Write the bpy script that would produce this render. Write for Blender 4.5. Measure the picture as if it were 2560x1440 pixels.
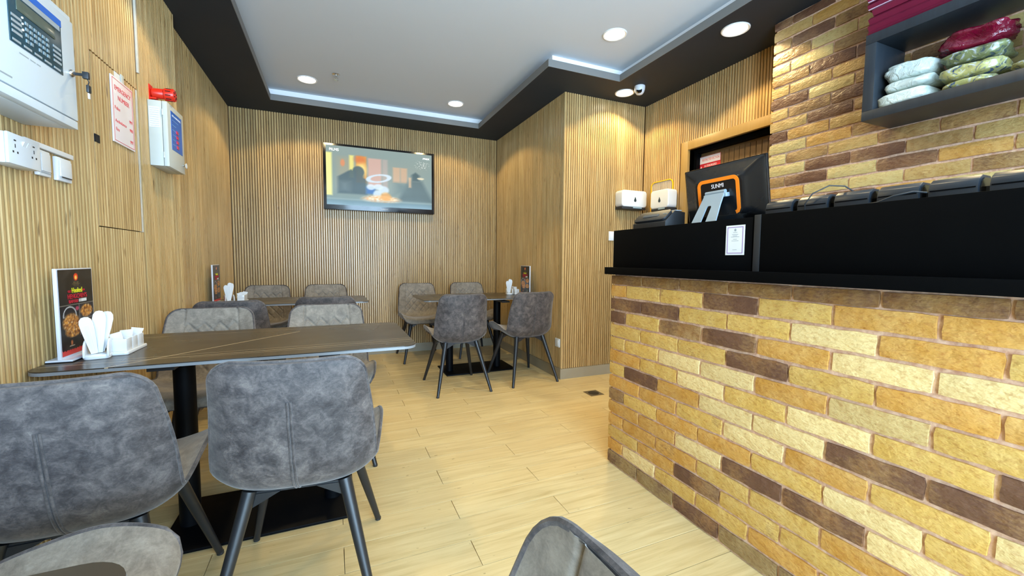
import bpy, bmesh, math, random
from mathutils import Matrix, Vector, noise
random.seed(7)
for _o in list(bpy.data.objects):
    bpy.data.objects.remove(_o)
SC = bpy.context.scene
COL = SC.collection
PI = math.pi

# ------------------------------------------------------------------ camera
CAM_F, CAM_YAW, CAM_PITCH, CAM_ROLL, CAM_H = 1039.04, 23.294, -3.842, 0.4557, 1.132
def make_camera():
    cd = bpy.data.cameras.new('camera')
    cd.sensor_width = 36.0
    cd.lens = CAM_F / 2560.0 * 36.0
    cd.clip_start = 0.02
    co = bpy.data.objects.new('camera', cd)
    COL.objects.link(co)
    y, p, r = (math.radians(a) for a in (CAM_YAW, CAM_PITCH, CAM_ROLL))
    f = Vector((math.sin(y) * math.cos(p), math.cos(y) * math.cos(p), math.sin(p)))
    rt = Vector((math.cos(y), -math.sin(y), 0))
    up = rt.cross(f)
    r2 = math.cos(r) * rt + math.sin(r) * up
    u2 = -math.sin(r) * rt + math.cos(r) * up
    m = Matrix((( r2.x, u2.x, -f.x, 0), (r2.y, u2.y, -f.y, 0), (r2.z, u2.z, -f.z, CAM_H), (0, 0, 0, 1)))
    co.matrix_world = m
    SC.camera = co
make_camera()

# ------------------------------------------------------------------ world (daylight beyond the shop front) and exposure
W = bpy.data.worlds.new('daylight'); SC.world = W
W.use_nodes = True
bg = W.node_tree.nodes['Background']
bg.inputs[0].default_value = (0.52, 0.76, 1.0, 1)
bg.inputs[1].default_value = 25.0
# daylight enters through the glazed shop front: portal guides the sampling of the sky
pl = bpy.data.lights.new('shopfront_portal', 'AREA'); pl.shape = 'RECTANGLE'; pl.size = 3.7; pl.size_y = 2.5
pl.cycles.is_portal = True
po = bpy.data.objects.new('shopfront_portal', pl); COL.objects.link(po)
po.location = (1.0, -1.72, 1.3); po.rotation_euler = (PI / 2, 0, 0)
DOWNLIGHT_W = 41.0
DOWNLIGHT_COL = (1.0, 0.77, 0.38)
SC.view_settings.view_transform = 'Standard'
SC.view_settings.look = 'None'
SC.view_settings.gamma = 1.0
SC.view_settings.use_curve_mapping = False
SC.view_settings.exposure = 0.0
SC.cycles.use_denoising = True
SC.cycles.max_bounces = 8
SC.cycles.diffuse_bounces = 5
SC.cycles.transparent_max_bounces = 8
SC.cycles.sample_clamp_indirect = 8.0
SC.cycles.caustics_reflective = False
SC.cycles.caustics_refractive = False

# ------------------------------------------------------------------ helpers
def s2l(c):
    return tuple((x / 12.92 if x <= .04045 else ((x + .055) / 1.055) ** 2.4) for x in c)
def rgb(r, g, b):
    return s2l((r / 255., g / 255., b / 255.))

class MB:
    def __init__(s):
        s.v = []; s.f = []
    def box(s, x0, x1, y0, y1, z0, z1):
        b = len(s.v)
        s.v += [(x0,y0,z0),(x1,y0,z0),(x1,y1,z0),(x0,y1,z0),(x0,y0,z1),(x1,y0,z1),(x1,y1,z1),(x0,y1,z1)]
        s.f += [tuple(b + i for i in q) for q in ((0,3,2,1),(4,5,6,7),(0,1,5,4),(1,2,6,5),(2,3,7,6),(3,0,4,7))]
        return s
    def prism(s, poly, lo, hi, axis='z'):
        # poly: list of 2D points; extruded along axis (counter-clockwise seen from the + end)
        b = len(s.v); n = len(poly)
        def P(p, h):
            if axis == 'z': return (p[0], p[1], h)
            if axis == 'y': return (p[0], h, p[1])
            return (h, p[0], p[1])
        s.v += [P(p, lo) for p in poly] + [P(p, hi) for p in poly]
        s.f.append(tuple(range(b + n - 1, b - 1, -1))); s.f.append(tuple(range(b + n, b + 2 * n)))
        for i in range(n):
            j = (i + 1) % n
            s.f.append((b + i, b + j, b + n + j, b + n + i))
        return s
    def tube(s, path, r, n=8, closed=False, cap=True):
        pts = [Vector(p) for p in path]; m = len(pts); b = len(s.v)
        rs = r if isinstance(r, (list, tuple)) else [r] * m
        up = None
        for i, p in enumerate(pts):
            if closed: t = pts[(i + 1) % m] - pts[i - 1]
            else: t = pts[min(i + 1, m - 1)] - pts[max(i - 1, 0)]
            t.normalize()
            if up is None:
                a = Vector((0, 0, 1)) if abs(t.z) < .9 else Vector((1, 0, 0))
                up = (a - t * a.dot(t)).normalized()
            else:
                up = (up - t * up.dot(t))
                up = up.normalized() if up.length > 1e-6 else t.orthogonal().normalized()
            sd = t.cross(up)
            for k in range(n):
                a = 2 * PI * k / n
                s.v.append(tuple(p + (up * math.cos(a) + sd * math.sin(a)) * rs[i]))
        for i in range(m if closed else m - 1):
            for k in range(n):
                a0 = b + i * n + k; a1 = b + i * n + (k + 1) % n
                b0 = b + ((i + 1) % m) * n + k; b1 = b + ((i + 1) % m) * n + (k + 1) % n
                s.f.append((a0, a1, b1, b0))
        if cap and not closed:
            s.f.append(tuple(b + k for k in range(n - 1, -1, -1)))
            s.f.append(tuple(b + (m - 1) * n + k for k in range(n)))
        return s
    def lathe(s, prof, n=24, c=(0, 0, 0), axis='z'):
        b = len(s.v); m = len(prof)
        for (r, h) in prof:
            for k in range(n):
                a = 2 * PI * k / n
                x, y = r * math.cos(a), r * math.sin(a)
                p = (x, y, h) if axis == 'z' else ((x, h, y) if axis == 'y' else (h, x, y))
                s.v.append((c[0] + p[0], c[1] + p[1], c[2] + p[2]))
        for i in range(m - 1):
            for k in range(n):
                s.f.append((b + i*n + k, b + i*n + (k+1) % n, b + (i+1)*n + (k+1) % n, b + (i+1)*n + k))
        s.f.append(tuple(b + k for k in range(n - 1, -1, -1)))
        s.f.append(tuple(b + (m-1)*n + k for k in range(n)))
        return s
    def grid(s, rows, wrap=False):
        b = len(s.v); m = len(rows); n = len(rows[0])
        for r in rows: s.v += [tuple(p) for p in r]
        for i in range(m - 1):
            for k in range(n if wrap else n - 1):
                s.f.append((b + i*n + k, b + i*n + (k+1) % n, b + (i+1)*n + (k+1) % n, b + (i+1)*n + k))
        return s
    def xform(s, M, start=0):
        for i in range(start, len(s.v)): s.v[i] = tuple(M @ Vector(s.v[i]))
        return s
    def mesh(s, name, smooth=False, bevel=0, seg=2, recalc=True):
        me = bpy.data.meshes.new(name)
        me.from_pydata(s.v, [], s.f)
        if bevel or recalc:
            bm = bmesh.new(); bm.from_mesh(me)
            if recalc: bmesh.ops.recalc_face_normals(bm, faces=bm.faces)
            if bevel:
                ed = [e for e in bm.edges if len(e.link_faces) == 2 and e.calc_face_angle(0) > .6]
                bmesh.ops.bevel(bm, geom=ed, offset=bevel, segments=seg, profile=.6, affect='EDGES', clamp_overlap=True)
            bm.to_mesh(me); bm.free()
        if smooth or bevel:
            me.polygons.foreach_set('use_smooth', [True] * len(me.polygons))
            if smooth != 'full':
                try: me.set_sharp_from_angle(angle=math.radians(40))
                except Exception: pass
        me.update()
        return me
    def build(s, name, mat, parent=None, loc=(0, 0, 0), rot=(0, 0, 0), smooth=False, bevel=0, seg=2, recalc=True):
        return put(name, s.mesh(name, smooth, bevel, seg, recalc), mat, parent, loc, rot)

def put(name, me, mat, parent=None, loc=(0, 0, 0), rot=(0, 0, 0)):
    if mat is not None and len(me.materials) == 0: me.materials.append(mat)
    o = bpy.data.objects.new(name, me); COL.objects.link(o)
    o.location = loc; o.rotation_euler = rot
    if parent is not None: o.parent = parent
    return o
def tag(o, label, cat, group=None):
    o['label'] = label; o['category'] = cat
    if group: o['group'] = group
    return o
def thing(name, label, cat, loc=(0, 0, 0), rz=0., group=None):
    o = bpy.data.objects.new(name, None); COL.objects.link(o)
    o.empty_display_size = .05
    o.location = loc; o.rotation_euler = (0, 0, rz)
    return tag(o, label, cat, group)
def struct(o, label=None):
    o['kind'] = 'structure'
    if label: o['label'] = label
    return o
def copy_tree(o, parent=None):
    c = o.copy(); COL.objects.link(c)
    if parent is not None: c.parent = parent
    for ch in list(o.children): copy_tree(ch, c)
    return c
def rrect(x0, x1, y0, y1, r, n=6):
    pts = []
    for cx, cy, a0 in ((x1 - r, y1 - r, 0), (x0 + r, y1 - r, PI/2), (x0 + r, y0 + r, PI), (x1 - r, y0 + r, 1.5*PI)):
        for k in range(n + 1):
            a = a0 + PI / 2 * k / n
            pts.append((cx + r * math.cos(a), cy + r * math.sin(a)))
    return pts
_txt = {}
def text(name, body, size, mat, parent, loc, w=None, ext=.0004, align='CENTER', bold=0., space=1.):
    """lettering standing in the local XZ plane, reading towards -Y"""
    cu = bpy.data.curves.new(name, 'FONT'); cu.body = body; cu.size = size
    cu.align_x = align; cu.align_y = 'CENTER'; cu.extrude = ext; cu.offset = 0.0; cu.resolution_u = 3
    cu.space_character = space
    t = bpy.data.objects.new(name, cu); COL.objects.link(t)
    dg = bpy.context.evaluated_depsgraph_get()
    me = bpy.data.meshes.new_from_object(t.evaluated_get(dg))
    bpy.data.objects.remove(t)
    sx = 1.
    if w:
        xs = [v.co.x for v in me.vertices]
        if xs: sx = w / max(1e-6, max(xs) - min(xs))
    me.transform(Matrix.Rotation(PI / 2, 4, 'X') @ Matrix.Diagonal((sx, 1, 1, 1)))
    me.materials.clear()
    return put(name, me, mat, parent, loc)

# ------------------------------------------------------------------ materials
class NT:
    def __init__(s, name):
        s.m = bpy.data.materials.new(name); s.m.use_nodes = True
        s.t = s.m.node_tree; s.n = s.t.nodes; s.l = s.t.links
        s.b = s.n['Principled BSDF']; s.out = s.n['Material Output']
    def node(s, t, **kw):
        n = s.n.new(t)
        for k, v in kw.items(): setattr(n, k, v)
        return n
    def set(s, sock, v):
        if hasattr(v, 'is_output') or isinstance(v, bpy.types.NodeSocket): s.l.new(v, sock)
        else: sock.default_value = v
    def math(s, op, a, b=0., c=None, clamp=False):
        n = s.node('ShaderNodeMath', operation=op, use_clamp=clamp)
        s.set(n.inputs[0], a); s.set(n.inputs[1], b)
        if c is not None: s.set(n.inputs[2], c)
        return n.outputs[0]
    def vmath(s, op, a, b):
        n = s.node('ShaderNodeVectorMath', operation=op)
        s.set(n.inputs[0], a); s.set(n.inputs[1], b)
        return n.outputs[0]
    def obj(s): return s.node('ShaderNodeTexCoord').outputs['Object']
    def info(s, k): return s.node('ShaderNodeObjectInfo').outputs[k]
    def scale(s, vec, sc):
        return s.vmath('MULTIPLY', vec, sc)
    def randoff(s, vec, amt=37.):
        r = s.info('Random')
        c = s.node('ShaderNodeCombineXYZ')
        s.l.new(s.math('MULTIPLY', r, amt), c.inputs[0]); s.l.new(s.math('MULTIPLY', r, amt * 1.7), c.inputs[1]); s.l.new(s.math('MULTIPLY', r, amt * .6), c.inputs[2])
        return s.vmath('ADD', vec, c.outputs[0])
    def noise(s, vec, sc, det=3., rough=.5, dist=0.):
        n = s.node('ShaderNodeTexNoise'); s.l.new(vec, n.inputs['Vector'])
        n.inputs['Scale'].default_value = sc; n.inputs['Detail'].default_value = det
        n.inputs['Roughness'].default_value = rough; n.inputs['Distortion'].default_value = dist
        return n.outputs['Fac']
    def ramp(s, fac, stops):
        n = s.node('ShaderNodeValToRGB'); s.l.new(fac, n.inputs[0])
        e = n.color_ramp.elements
        while len(e) < len(stops): e.new(.5)
        for i, (p, c) in enumerate(stops):
            e[i].position = p; e[i].color = tuple(c) + (1,) if len(c) == 3 else c
        return n.outputs[0]
    def maprange(s, v, a, b, c=0., d=1.):
        n = s.node('ShaderNodeMapRange'); s.set(n.inputs[0], v)
        for i, x in enumerate((a, b, c, d)): n.inputs[i + 1].default_value = x
        return n.outputs[0]
    def mix(s, f, a, b, mode='MIX'):
        n = s.node('ShaderNodeMix', data_type='RGBA', blend_type=mode)
        s.set(n.inputs[0], f)
        for i, v in ((6, a), (7, b)):
            if isinstance(v, tuple) and len(v) == 3: v = v + (1,)
            s.set(n.inputs[i], v)
        return n.outputs[2]
    def bump(s, h, strength=.3, dist=.002):
        n = s.node('ShaderNodeBump'); n.inputs['Strength'].default_value = strength; n.inputs['Distance'].default_value = dist
        s.l.new(h, n.inputs['Height']); s.l.new(n.outputs[0], s.b.inputs['Normal'])
    def fin(s, color=None, rough=.5, metal=0., spec=.5, **kw):
        if color is not None:
            if isinstance(color, tuple) and len(color) == 3: color = color + (1,)
            s.set(s.b.inputs['Base Color'], color)
        s.set(s.b.inputs['Roughness'], rough); s.set(s.b.inputs['Metallic'], metal)
        s.b.inputs['Specular IOR Level'].default_value = spec
        for k, v in kw.items():
            s.set(s.b.inputs[k], v)
        return s.m
_mats = {}
def plain(name, color, rough=.5, metal=0., spec=.5, var=.06, sc=9., **kw):
    """procedural paint / plastic: slight mottling of tone and gloss"""
    if name in _mats: return _mats[name]
    t = NT(name)
    nz = t.noise(t.obj(), sc, 3.)
    c = t.mix(nz, tuple(max(0, x * (1 - var)) for x in color), tuple(min(1, x * (1 + var)) for x in color))
    r = t.maprange(nz, .2, .8, max(.02, rough - .04), min(1, rough + .05))
    _mats[name] = t.fin(c, r, metal, spec, **kw)
    return _mats[name]

def m_wood_slat():
    t = NT('oak_slat')
    v = t.randoff(t.obj())
    g = t.noise(t.scale(v, (70., 70., 2.2)), 1., 5., .65)
    d = t.noise(t.scale(v, (120., 120., 9.)), 1., 2., .5)
    c = t.ramp(g, [(.25, rgb(148, 116, 70)), (.5, rgb(188, 156, 104)), (.78, rgb(212, 184, 134))])
    knots = t.maprange(d, .66, .76)
    c = t.mix(t.math('MULTIPLY', knots, .75), c, rgb(84, 56, 28))
    c = t.mix(1., c, t.info('Color'), 'MULTIPLY')
    t.bump(g, .15, .001)
    return t.fin(c, .27, 0., .6)
def m_wood_plain(name, a, b, rough=.5):
    t = NT(name)
    g = t.noise(t.scale(t.randoff(t.obj()), (60., 60., 2.5)), 1., 4., .6)
    return t.fin(t.mix(g, a, b), rough)
def m_floor():
    t = NT('oak_look_floor_tile')
    v = t.randoff(t.obj())
    g = t.noise(t.scale(v, (3., 46., 46.)), 1., 5., .6, .6)
    l = t.noise(v, 3.5, 2.)
    c = t.ramp(g, [(.25, rgb(190, 166, 114)), (.5, rgb(216, 194, 142)), (.75, rgb(228, 209, 160))])
    c = t.mix(t.maprange(l, .35, .75, 0., .35), c, rgb(196, 172, 126))
    k = t.math('MULTIPLY_ADD', t.info('Random'), .10, .92)
    c = t.mix(1., c, t.node('ShaderNodeCombineColor').outputs[0], 'MULTIPLY') if False else t.mix(t.math('MULTIPLY', t.info('Random'), .22), c, rgb(203, 170, 112))
    spots = t.noise(t.scale(v, (1., 2.2, 1.)), 26., 1.)
    c = t.mix(t.maprange(spots, .76, .80, 0., .55), c, rgb(120, 92, 56))
    t.bump(g, .08, .001)
    return t.fin(c, t.maprange(g, .2, .8, .34, .46), 0., .45)
def m_brick(name, rough):
    t = NT(name)
    v = t.randoff(t.obj(), 61.)
    base = t.info('Color'); a = t.info('Alpha')
    n1 = t.noise(v, 14., 4., .6); n2 = t.noise(t.scale(v, (1., 1., 2.2)), 55., 4., .65); n3 = t.noise(v, 7., 2., .5)
    c = t.mix(t.maprange(n1, .35, .75, 0., .42), base, t.mix(.5, base, rgb(226, 206, 150), 'SCREEN'))
    c = t.mix(t.maprange(n2, .50, .72, 0., .5), c, t.mix(1., base, rgb(190, 140, 80), 'MULTIPLY'))
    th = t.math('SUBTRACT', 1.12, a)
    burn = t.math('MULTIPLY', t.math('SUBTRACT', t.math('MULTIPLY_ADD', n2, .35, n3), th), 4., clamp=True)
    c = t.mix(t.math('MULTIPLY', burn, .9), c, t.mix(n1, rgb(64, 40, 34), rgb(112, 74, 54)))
    h = t.math('MULTIPLY_ADD', n2, .32, t.noise(t.scale(v, (1., 1., 1.8)), 24., 3., .6, .15))
    t.bump(h, .65, .008)
    return t.fin(c, t.maprange(n2, .3, .7, rough - .08, rough + .12), 0., .5)
def m_mortar():
    t = NT('pink_mortar')
    n = t.noise(t.obj(), 60., 4., .6)
    t.bump(n, .5, .003)
    return t.fin(t.ramp(n, [(.3, rgb(186, 142, 116)), (.7, rgb(226, 194, 168))]), .9)
def m_fabric(name='distressed_suede', tones=((42, 39, 41), (64, 60, 61), (88, 82, 81), (118, 110, 106))):
    t = NT(name)
    v = t.randoff(t.obj(), 11.)
    n1 = t.noise(v, 24., 6., .72, .5); n2 = t.noise(t.scale(v, (1., 1., 1.6)), 85., 5., .75, .8); n3 = t.noise(v, 6., 2.)
    f = t.math('ADD', t.math('MULTIPLY', n1, .58), t.math('MULTIPLY', n2, .28))
    f = t.math('ADD', f, t.math('MULTIPLY', n3, .14))
    c = t.ramp(f, [(p, rgb(*k)) for p, k in zip((.37, .46, .55, .66), tones)])
    t.bump(n2, .25, .0015)
    return t.fin(c, t.maprange(f, .35, .65, .55, .72), 0., .4, **{'Sheen Weight': .3, 'Sheen Roughness': .4})
def m_stone():
    """dark sintered-stone table top with straight pale veins (printed)"""
    t = NT('dark_stone_top')
    co = t.obj(); sep = t.node('ShaderNodeSeparateXYZ'); t.l.new(co, sep.inputs[0])
    x, y = sep.outputs[0], sep.outputs[1]
    wob = t.math('MULTIPLY', t.math('SUBTRACT', t.noise(co, 6., 2.), .5), .012)
    m = None
    for (a, b, c0, w, lo, hi) in ((-.055, 1., .245, .0022, -9, 9), (-.055, 1., .205, .0014, -9, 9), (-.03, 1., .272, .0013, -.2, 9), (-.04, 1., -.27, .0012, -9, 9),
                                  (-1.02, 1., -.06, .0035, -.42, .13), (-1.1, 1., -.36, .003, .45, .58)):
        nrm = math.hypot(a, b)
        d = t.math('ADD', t.math('ADD', t.math('MULTIPLY', x, a / nrm), t.math('MULTIPLY', y, b / nrm)), c0 / nrm)
        d = t.math('ABSOLUTE', t.math('ADD', d, t.math('MULTIPLY', wob, .04)))
        k = t.math('LESS_THAN', d, w)
        k = t.math('MULTIPLY', k, t.math('GREATER_THAN', x, lo)); k = t.math('MULTIPLY', k, t.math('LESS_THAN', x, hi))
        m = k if m is None else t.math('MAXIMUM', m, k)
    nz = t.noise(co, 3., 2.)
    c = t.mix(nz, rgb(46, 40, 33), rgb(56, 49, 41))
    c = t.mix(t.math('MULTIPLY', m, .75), c, rgb(190, 170, 138))
    return t.fin(c, t.maprange(nz, .3, .7, .24, .34), 0., .5)
def m_vcol(name, rough=.4, emit=0.):
    t = NT(name)
    a = t.node('ShaderNodeVertexColor'); a.layer_name = 'Col'
    if emit:
        t.b.inputs['Emission Strength'].default_value = emit
        t.l.new(a.outputs[0], t.b.inputs['Emission Color'])
        return t.fin((.01, .01, .01), rough)
    return t.fin(a.outputs[0], rough)
def m_glass():
    t = NT('window_glass')
    tr = t.node('ShaderNodeBsdfTransparent'); gl = t.node('ShaderNodeBsdfGlossy'); gl.inputs['Roughness'].default_value = .02
    mx = t.node('ShaderNodeMixShader'); mx.inputs[0].default_value = .06
    t.l.new(tr.outputs[0], mx.inputs[1]); t.l.new(gl.outputs[0], mx.inputs[2]); t.l.new(mx.outputs[0], t.out.inputs[0])
    return t.m
def m_emit(name, col, st):
    t = NT(name)
    t.b.inputs['Emission Strength'].default_value = st
    t.b.inputs['Emission Color'].default_value = tuple(col) + (1,)
    return t.fin((.8, .8, .8), .5)
def m_film(name, col, alpha, rough=.12):
    t = NT(name)
    nz = t.noise(t.obj(), 20., 3.)
    t.bump(t.noise(t.obj(), 35., 3., .6, 1.), .6, .01)
    m = t.fin(t.mix(nz, tuple(x * .8 for x in col), col), rough, 0., .6)
    t.b.inputs['Alpha'].default_value = alpha
    return m

M_SLAT = m_wood_slat(); M_FLOOR = m_floor(); M_BRICK = m_brick('counter_brick', .62); M_BRICK2 = m_brick('varnished_brick', .34)
M_MORTAR = m_mortar(); M_FAB = m_fabric(); M_FABIN = m_fabric('brushed_suede_lit', ((104, 96, 88), (122, 114, 104), (138, 130, 119), (158, 149, 137))); M_STONE = m_stone(); M_GLASS = m_glass()  # cushion suede paler and warmer than the shell: nap and light painted into the tones
M_BACK = m_wood_plain('oak_panel_groove', rgb(90, 64, 32), rgb(114, 82, 44), .7)
M_FRAME = m_wood_plain('door_frame_oak', rgb(140, 112, 62), rgb(160, 130, 78), .4)
M_DOOR = m_wood_plain('door_leaf_walnut', rgb(86, 64, 38), rgb(120, 92, 58), .45)
M_GROUT = plain('floor_grout', rgb(128, 104, 70), .9)
M_CEIL = plain('ceiling_paint', (.63, .67, .715), .85, var=.03, sc=1.2)
M_COVE = plain('cove_paint', (.90, .91, .92), .8, var=.02)
M_SOFF = plain('charcoal_soffit_paint', (.008, .0140, .0215), .7, var=.08, sc=2.)
M_LIP = plain('grey_lip_paint', (.18, .18, .175), .7)
M_BASE = plain('skirting_tile', rgb(150, 140, 118), .45, var=.12, sc=8.)
M_METAL = plain('black_powder_coat', (.012, .014, .017), .38, 0., .5)
M_BLACK = plain('black_laminate', (.0012, .0016, .0022), .55, 0., .06)
M_PED = plain('matt_black_pedestal', (.0015, .002, .003), .5, 0., .1)
M_BLACKG = plain('black_gloss_plastic', (.006, .006, .007), .14, 0., .5)
M_BLACKP = plain('black_matt_plastic', (.018, .02, .023), .45)
M_WHITE = plain('white_plastic', (.68, .71, .74), .32)
M_PORC = plain('white_porcelain', (.70, .72, .74), .15)
M_PAPER = plain('white_paper', (.72, .74, .76), .85)
M_EDGE = plain('stone_edge_sky_sheen', rgb(126, 130, 134), .35)  # dark stone's edge in grey-blue: sky reflection put into the colour
M_CHROME = plain('chrome', (.7, .7, .7), .2, 1.)
M_RED = plain('red_enamel', rgb(214, 44, 26), .3)
M_DARKHOLE = plain('dark_hole', (.004, .004, .004), .9)
M_GREYBOX = plain('grey_steel_paint', rgb(196, 200, 194), .4)

# ------------------------------------------------------------------ room dimensions
XL, XLF, YSTEP, YB = -.905, -.952, 3.39, 5.127          # slat faces of the left wall, its set-back part, back wall
XN, YP, XD = 1.976, 3.40, 2.903                         # alcove side, pier face, door wall
XB, YBR = 2.664, 1.905                                  # brick wall face and its end
HS, HC, YF = 2.67, 2.80, -1.75
# floor -----------------------------------------------------------------
floor = struct(MB().box(-1.05, 3.05, YF, 5.25, -.10, -.011).build('floor', M_GROUT), 'pale oak-look plank tile floor')
pw, plen, gap = .1515, .935, .0022
pmesh = {}
def plank(x0, x1, y0, y1):
    key = (round(x1 - x0, 3), round(y1 - y0, 3))
    if key not in pmesh:
        a, b = (x1 - x0) / 2, (y1 - y0) / 2
        pmesh[key] = MB().box(-a, a, -b, b, -.011, 0).mesh('plank', bevel=.0006, seg=1)
    return put('plank', pmesh[key], M_FLOOR, floor, ((x0 + x1) / 2, (y0 + y1) / 2, 0))
row = 0
y = 1.694 - pw * 23
k = -23
while y < 5.15:
    off = .490 if k % 2 == 0 else .953
    x = off - plen * 2
    while x < 2.95:
        a, b = max(x, -.96), min(x + plen, 2.95)
        if b - a > .03: plank(a + gap / 2, b - gap / 2, y + gap / 2, min(y + pw, 5.2) - gap / 2)
        x += plen
    y += pw; k += 1

# slatted walls ----------------------------------------------------------
PITCH, SW, SD = .0238, .0168, .012
smesh = {}
def slat_mesh(h, w=SW):
    key = (round(h, 3), round(w, 4))
    if key not in smesh:
        a = w / 2; c = .003
        # profile in local x (across) and -y (outwards); stands on z = 0
        poly = [(-a, 0), (a, 0), (a, -SD + c), (a - c, -SD), (-a + c, -SD), (-a, -SD + c)]
        smesh[key] = MB().prism(poly, 0, h, 'z').mesh('slat', recalc=True)
    return smesh[key]
rs = random.Random(3)
def slats(parent, p0, direction, length, rz, z0, z1, pitch=PITCH, skip=None, w=None):
    """slats side by side from p0 along direction; every fifth starts a new panel"""
    n = int(round(length / pitch)); pitch = length / n
    tint = (1, 1, 1)
    for i in range(n):
        if i % 5 == 0:
            b = rs.uniform(.86, 1.06); h = rs.uniform(-.03, .03)
            tint = (b * (1 + h), b, b * (1 - h))
        s = (i + .5) * pitch
        if skip:
            zz = skip(s)
            if zz is None: continue
        else: zz = ((z0, z1),)
        for (a, b2) in zz:
            q = rs.uniform(.93, 1.05)
            o = put('slat', slat_mesh(b2 - a, w or SW * pitch / PITCH), M_SLAT, parent, (p0[0] + direction[0] * s, p0[1] + direction[1] * s, a), (0, 0, rz))
            o.color = (tint[0] * q, tint[1] * q, tint[2] * q, 1)
def wallbox(name, x0, x1, y0, y1, z0=0., z1=2.8, mat=None, label=None):
    return struct(MB().box(x0, x1, y0, y1, z0, z1).build(name, mat or M_BACK), label)
LEFT_RZ, RIGHT_RZ = PI / 2, -PI / 2
wl = wallbox('wall_left', -1.06, XL - SD, YF, YSTEP, label='oak slat panelled left wall')
HATCH = (2.31, 2.775, 1.262, 1.985)    # y0,y1,z0,z1 of the access hatch in the slats
def left_skip(s):
    yy = .6 + s
    if HATCH[0] < yy < HATCH[1]: return ((.09, HATCH[2] - .002), (HATCH[3] + .002, HS))
    return ((.09, HS),)
slats(wl, (XL - SD, .6), (0, 1), 2.775 - .6, LEFT_RZ, .09, HS, skip=left_skip)
slats(wl, (XL - SD, 2.795), (0, 1), YSTEP - 2.795, LEFT_RZ, .09, HS, pitch=.0175)
mb = MB()
for i in range(98):
    yy = .588 - i * PITCH
    mb.box(XL - SD, XL, yy - SW / 2, yy + SW / 2, .09, HS)
st = mb.build('slat_run', M_SLAT, wl); st['kind'] = 'stuff'
wlr = wallbox('wall_left_rear', -1.06, XLF - SD, YSTEP, 5.25, label='set-back slatted end of the left wall')
slats(wlr, (XLF - SD, YSTEP + .002), (0, 1), YB - YSTEP - .004, LEFT_RZ, .09, HS)
wb = wallbox('wall_back', -1.06, 2.1, YB + SD, 5.25, label='oak slat panelled back wall')
slats(wb, (XLF + .002, YB + SD), (1, 0), XN - XLF - .004, 0, .10, HS)
wp = wallbox('wall_pier', XN + SD, 3.06, YP + SD, YB + SD - .001, label='slatted pier beside the alcove')
slats(wp, (XN + SD, YB), (0, -1), YB - YP, RIGHT_RZ, .10, HS)
slats(wp, (XN + .003, YP + SD), (1, 0), XD - XN - .006, 0, .10, HS)
DY0, DY1, DZ = 1.99, 2.82, 2.112        # doorway
wr = MB()
wr.box(XD + SD, 3.06, DY1, YP + SD, 0, 2.8).box(XD + SD, 3.06, DY0, DY1, DZ, 2.8).box(XD + SD, 3.06, YF, DY0, 0, 2.8)
wr = struct(wr.build('wall_right', M_BACK), 'slatted right wall with the door')
def door_skip(s):
    yy = YP - s
    if yy > DY1 + .09: return ((0, HS),)
    return ((DZ + .078, HS),)
slats(wr, (XD + SD, YP), (0, -1), YP - YBR - .01, RIGHT_RZ, 0, HS, skip=door_skip)

# door ---------------------------------------------------------------------
door = MB().box(3.02, 3.055, DY0, DY1, 0, DZ).build('door_1', M_DOOR); struct(door, 'dark slatted wooden door in a pale oak frame')
for i in range(17):
    yy = DY1 - .035 - i * .048
    MB().box(3.010, 3.0205, yy - .043, yy, .02, DZ - .05).build('board', M_DOOR, door)
MB().box(XD - .014, 3.055, DY1, DY1 + .078, 0, DZ + .075).build('frame_post', M_FRAME, door, bevel=.003)
MB().box(XD - .014, 3.055, DY0 - .08, DY0, 0, DZ + .075).build('frame_post', M_FRAME, door, bevel=.003)
MB().box(XD - .014, 3.055, DY0, DY1, DZ, DZ + .075).build('frame_head', M_FRAME, door, bevel=.003)
MB().box(2.965, 3.02, DY0, DY1, DZ - .03, DZ).box(2.965, 3.02, DY1 - .03, DY1, 0, DZ - .03).box(2.965, 3.02, DY0, DY0 + .03, 0, DZ - .03).build('door_stop', M_BLACK, door)

# ceiling, soffit, cove -------------------------------------------------------
XR1, YR1, XR2, YR2, XR3, YR0 = -.528, 4.75, 1.601, 3.023, 2.294, -1.2
ceil = struct(MB().box(-1.06, 3.06, YF, 5.25, HC, HC + .1).build('ceiling', M_CEIL), 'pale grey recessed ceiling')
LT = .058
sof = MB()
e = .004
sof.box(-1.06, XR1 - e, YF, 5.25, HS, HS + LT).box(XR1 - e, XR2 + e, YR1 + e, 5.25, HS, HS + LT).box(XR2 + e, 3.06, YR2 + e, 5.25, HS, HS + LT)
sof.box(XR3 + e, 3.06, YF, YR2 + e, HS, HS + LT).box(XR1 - e, XR3 + e, YF, YR0 - e, HS, HS + LT)
sof = struct(sof.build('trim_1', M_SOFF), 'charcoal dropped soffit round the ceiling')
lip = MB()
lip.box(XR1 - e, XR1, YR0 - e, YR1 + e, HS, HS + LT).box(XR1, XR2 + e, YR1, YR1 + e, HS, HS + LT).box(XR2, XR2 + e, YR2, YR1, HS, HS + LT)
lip.box(XR2 + e, XR3 + e, YR2, YR2 + e, HS, HS + LT).box(XR3, XR3 + e, YR0 - e, YR2, HS, HS + LT).box(XR1, XR3, YR0 - e, YR0, HS, HS + LT)
lip.build('edge_lip', M_LIP, sof)
sb = .075
cv = MB()
z0 = HS + LT
cv.box(-1.06, XR1 - sb, YF, 5.25, z0, HC).box(XR1 - sb, XR2 + sb, YR1 + sb, 5.25, z0, HC).box(XR2 + sb, 3.06, YR2 + sb, 5.25, z0, HC)
cv.box(XR3 + sb, 3.06, YF, YR2 + sb, z0, HC).box(XR1 - sb, XR3 + sb, YF, YR0 - sb, z0, HC)
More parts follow.
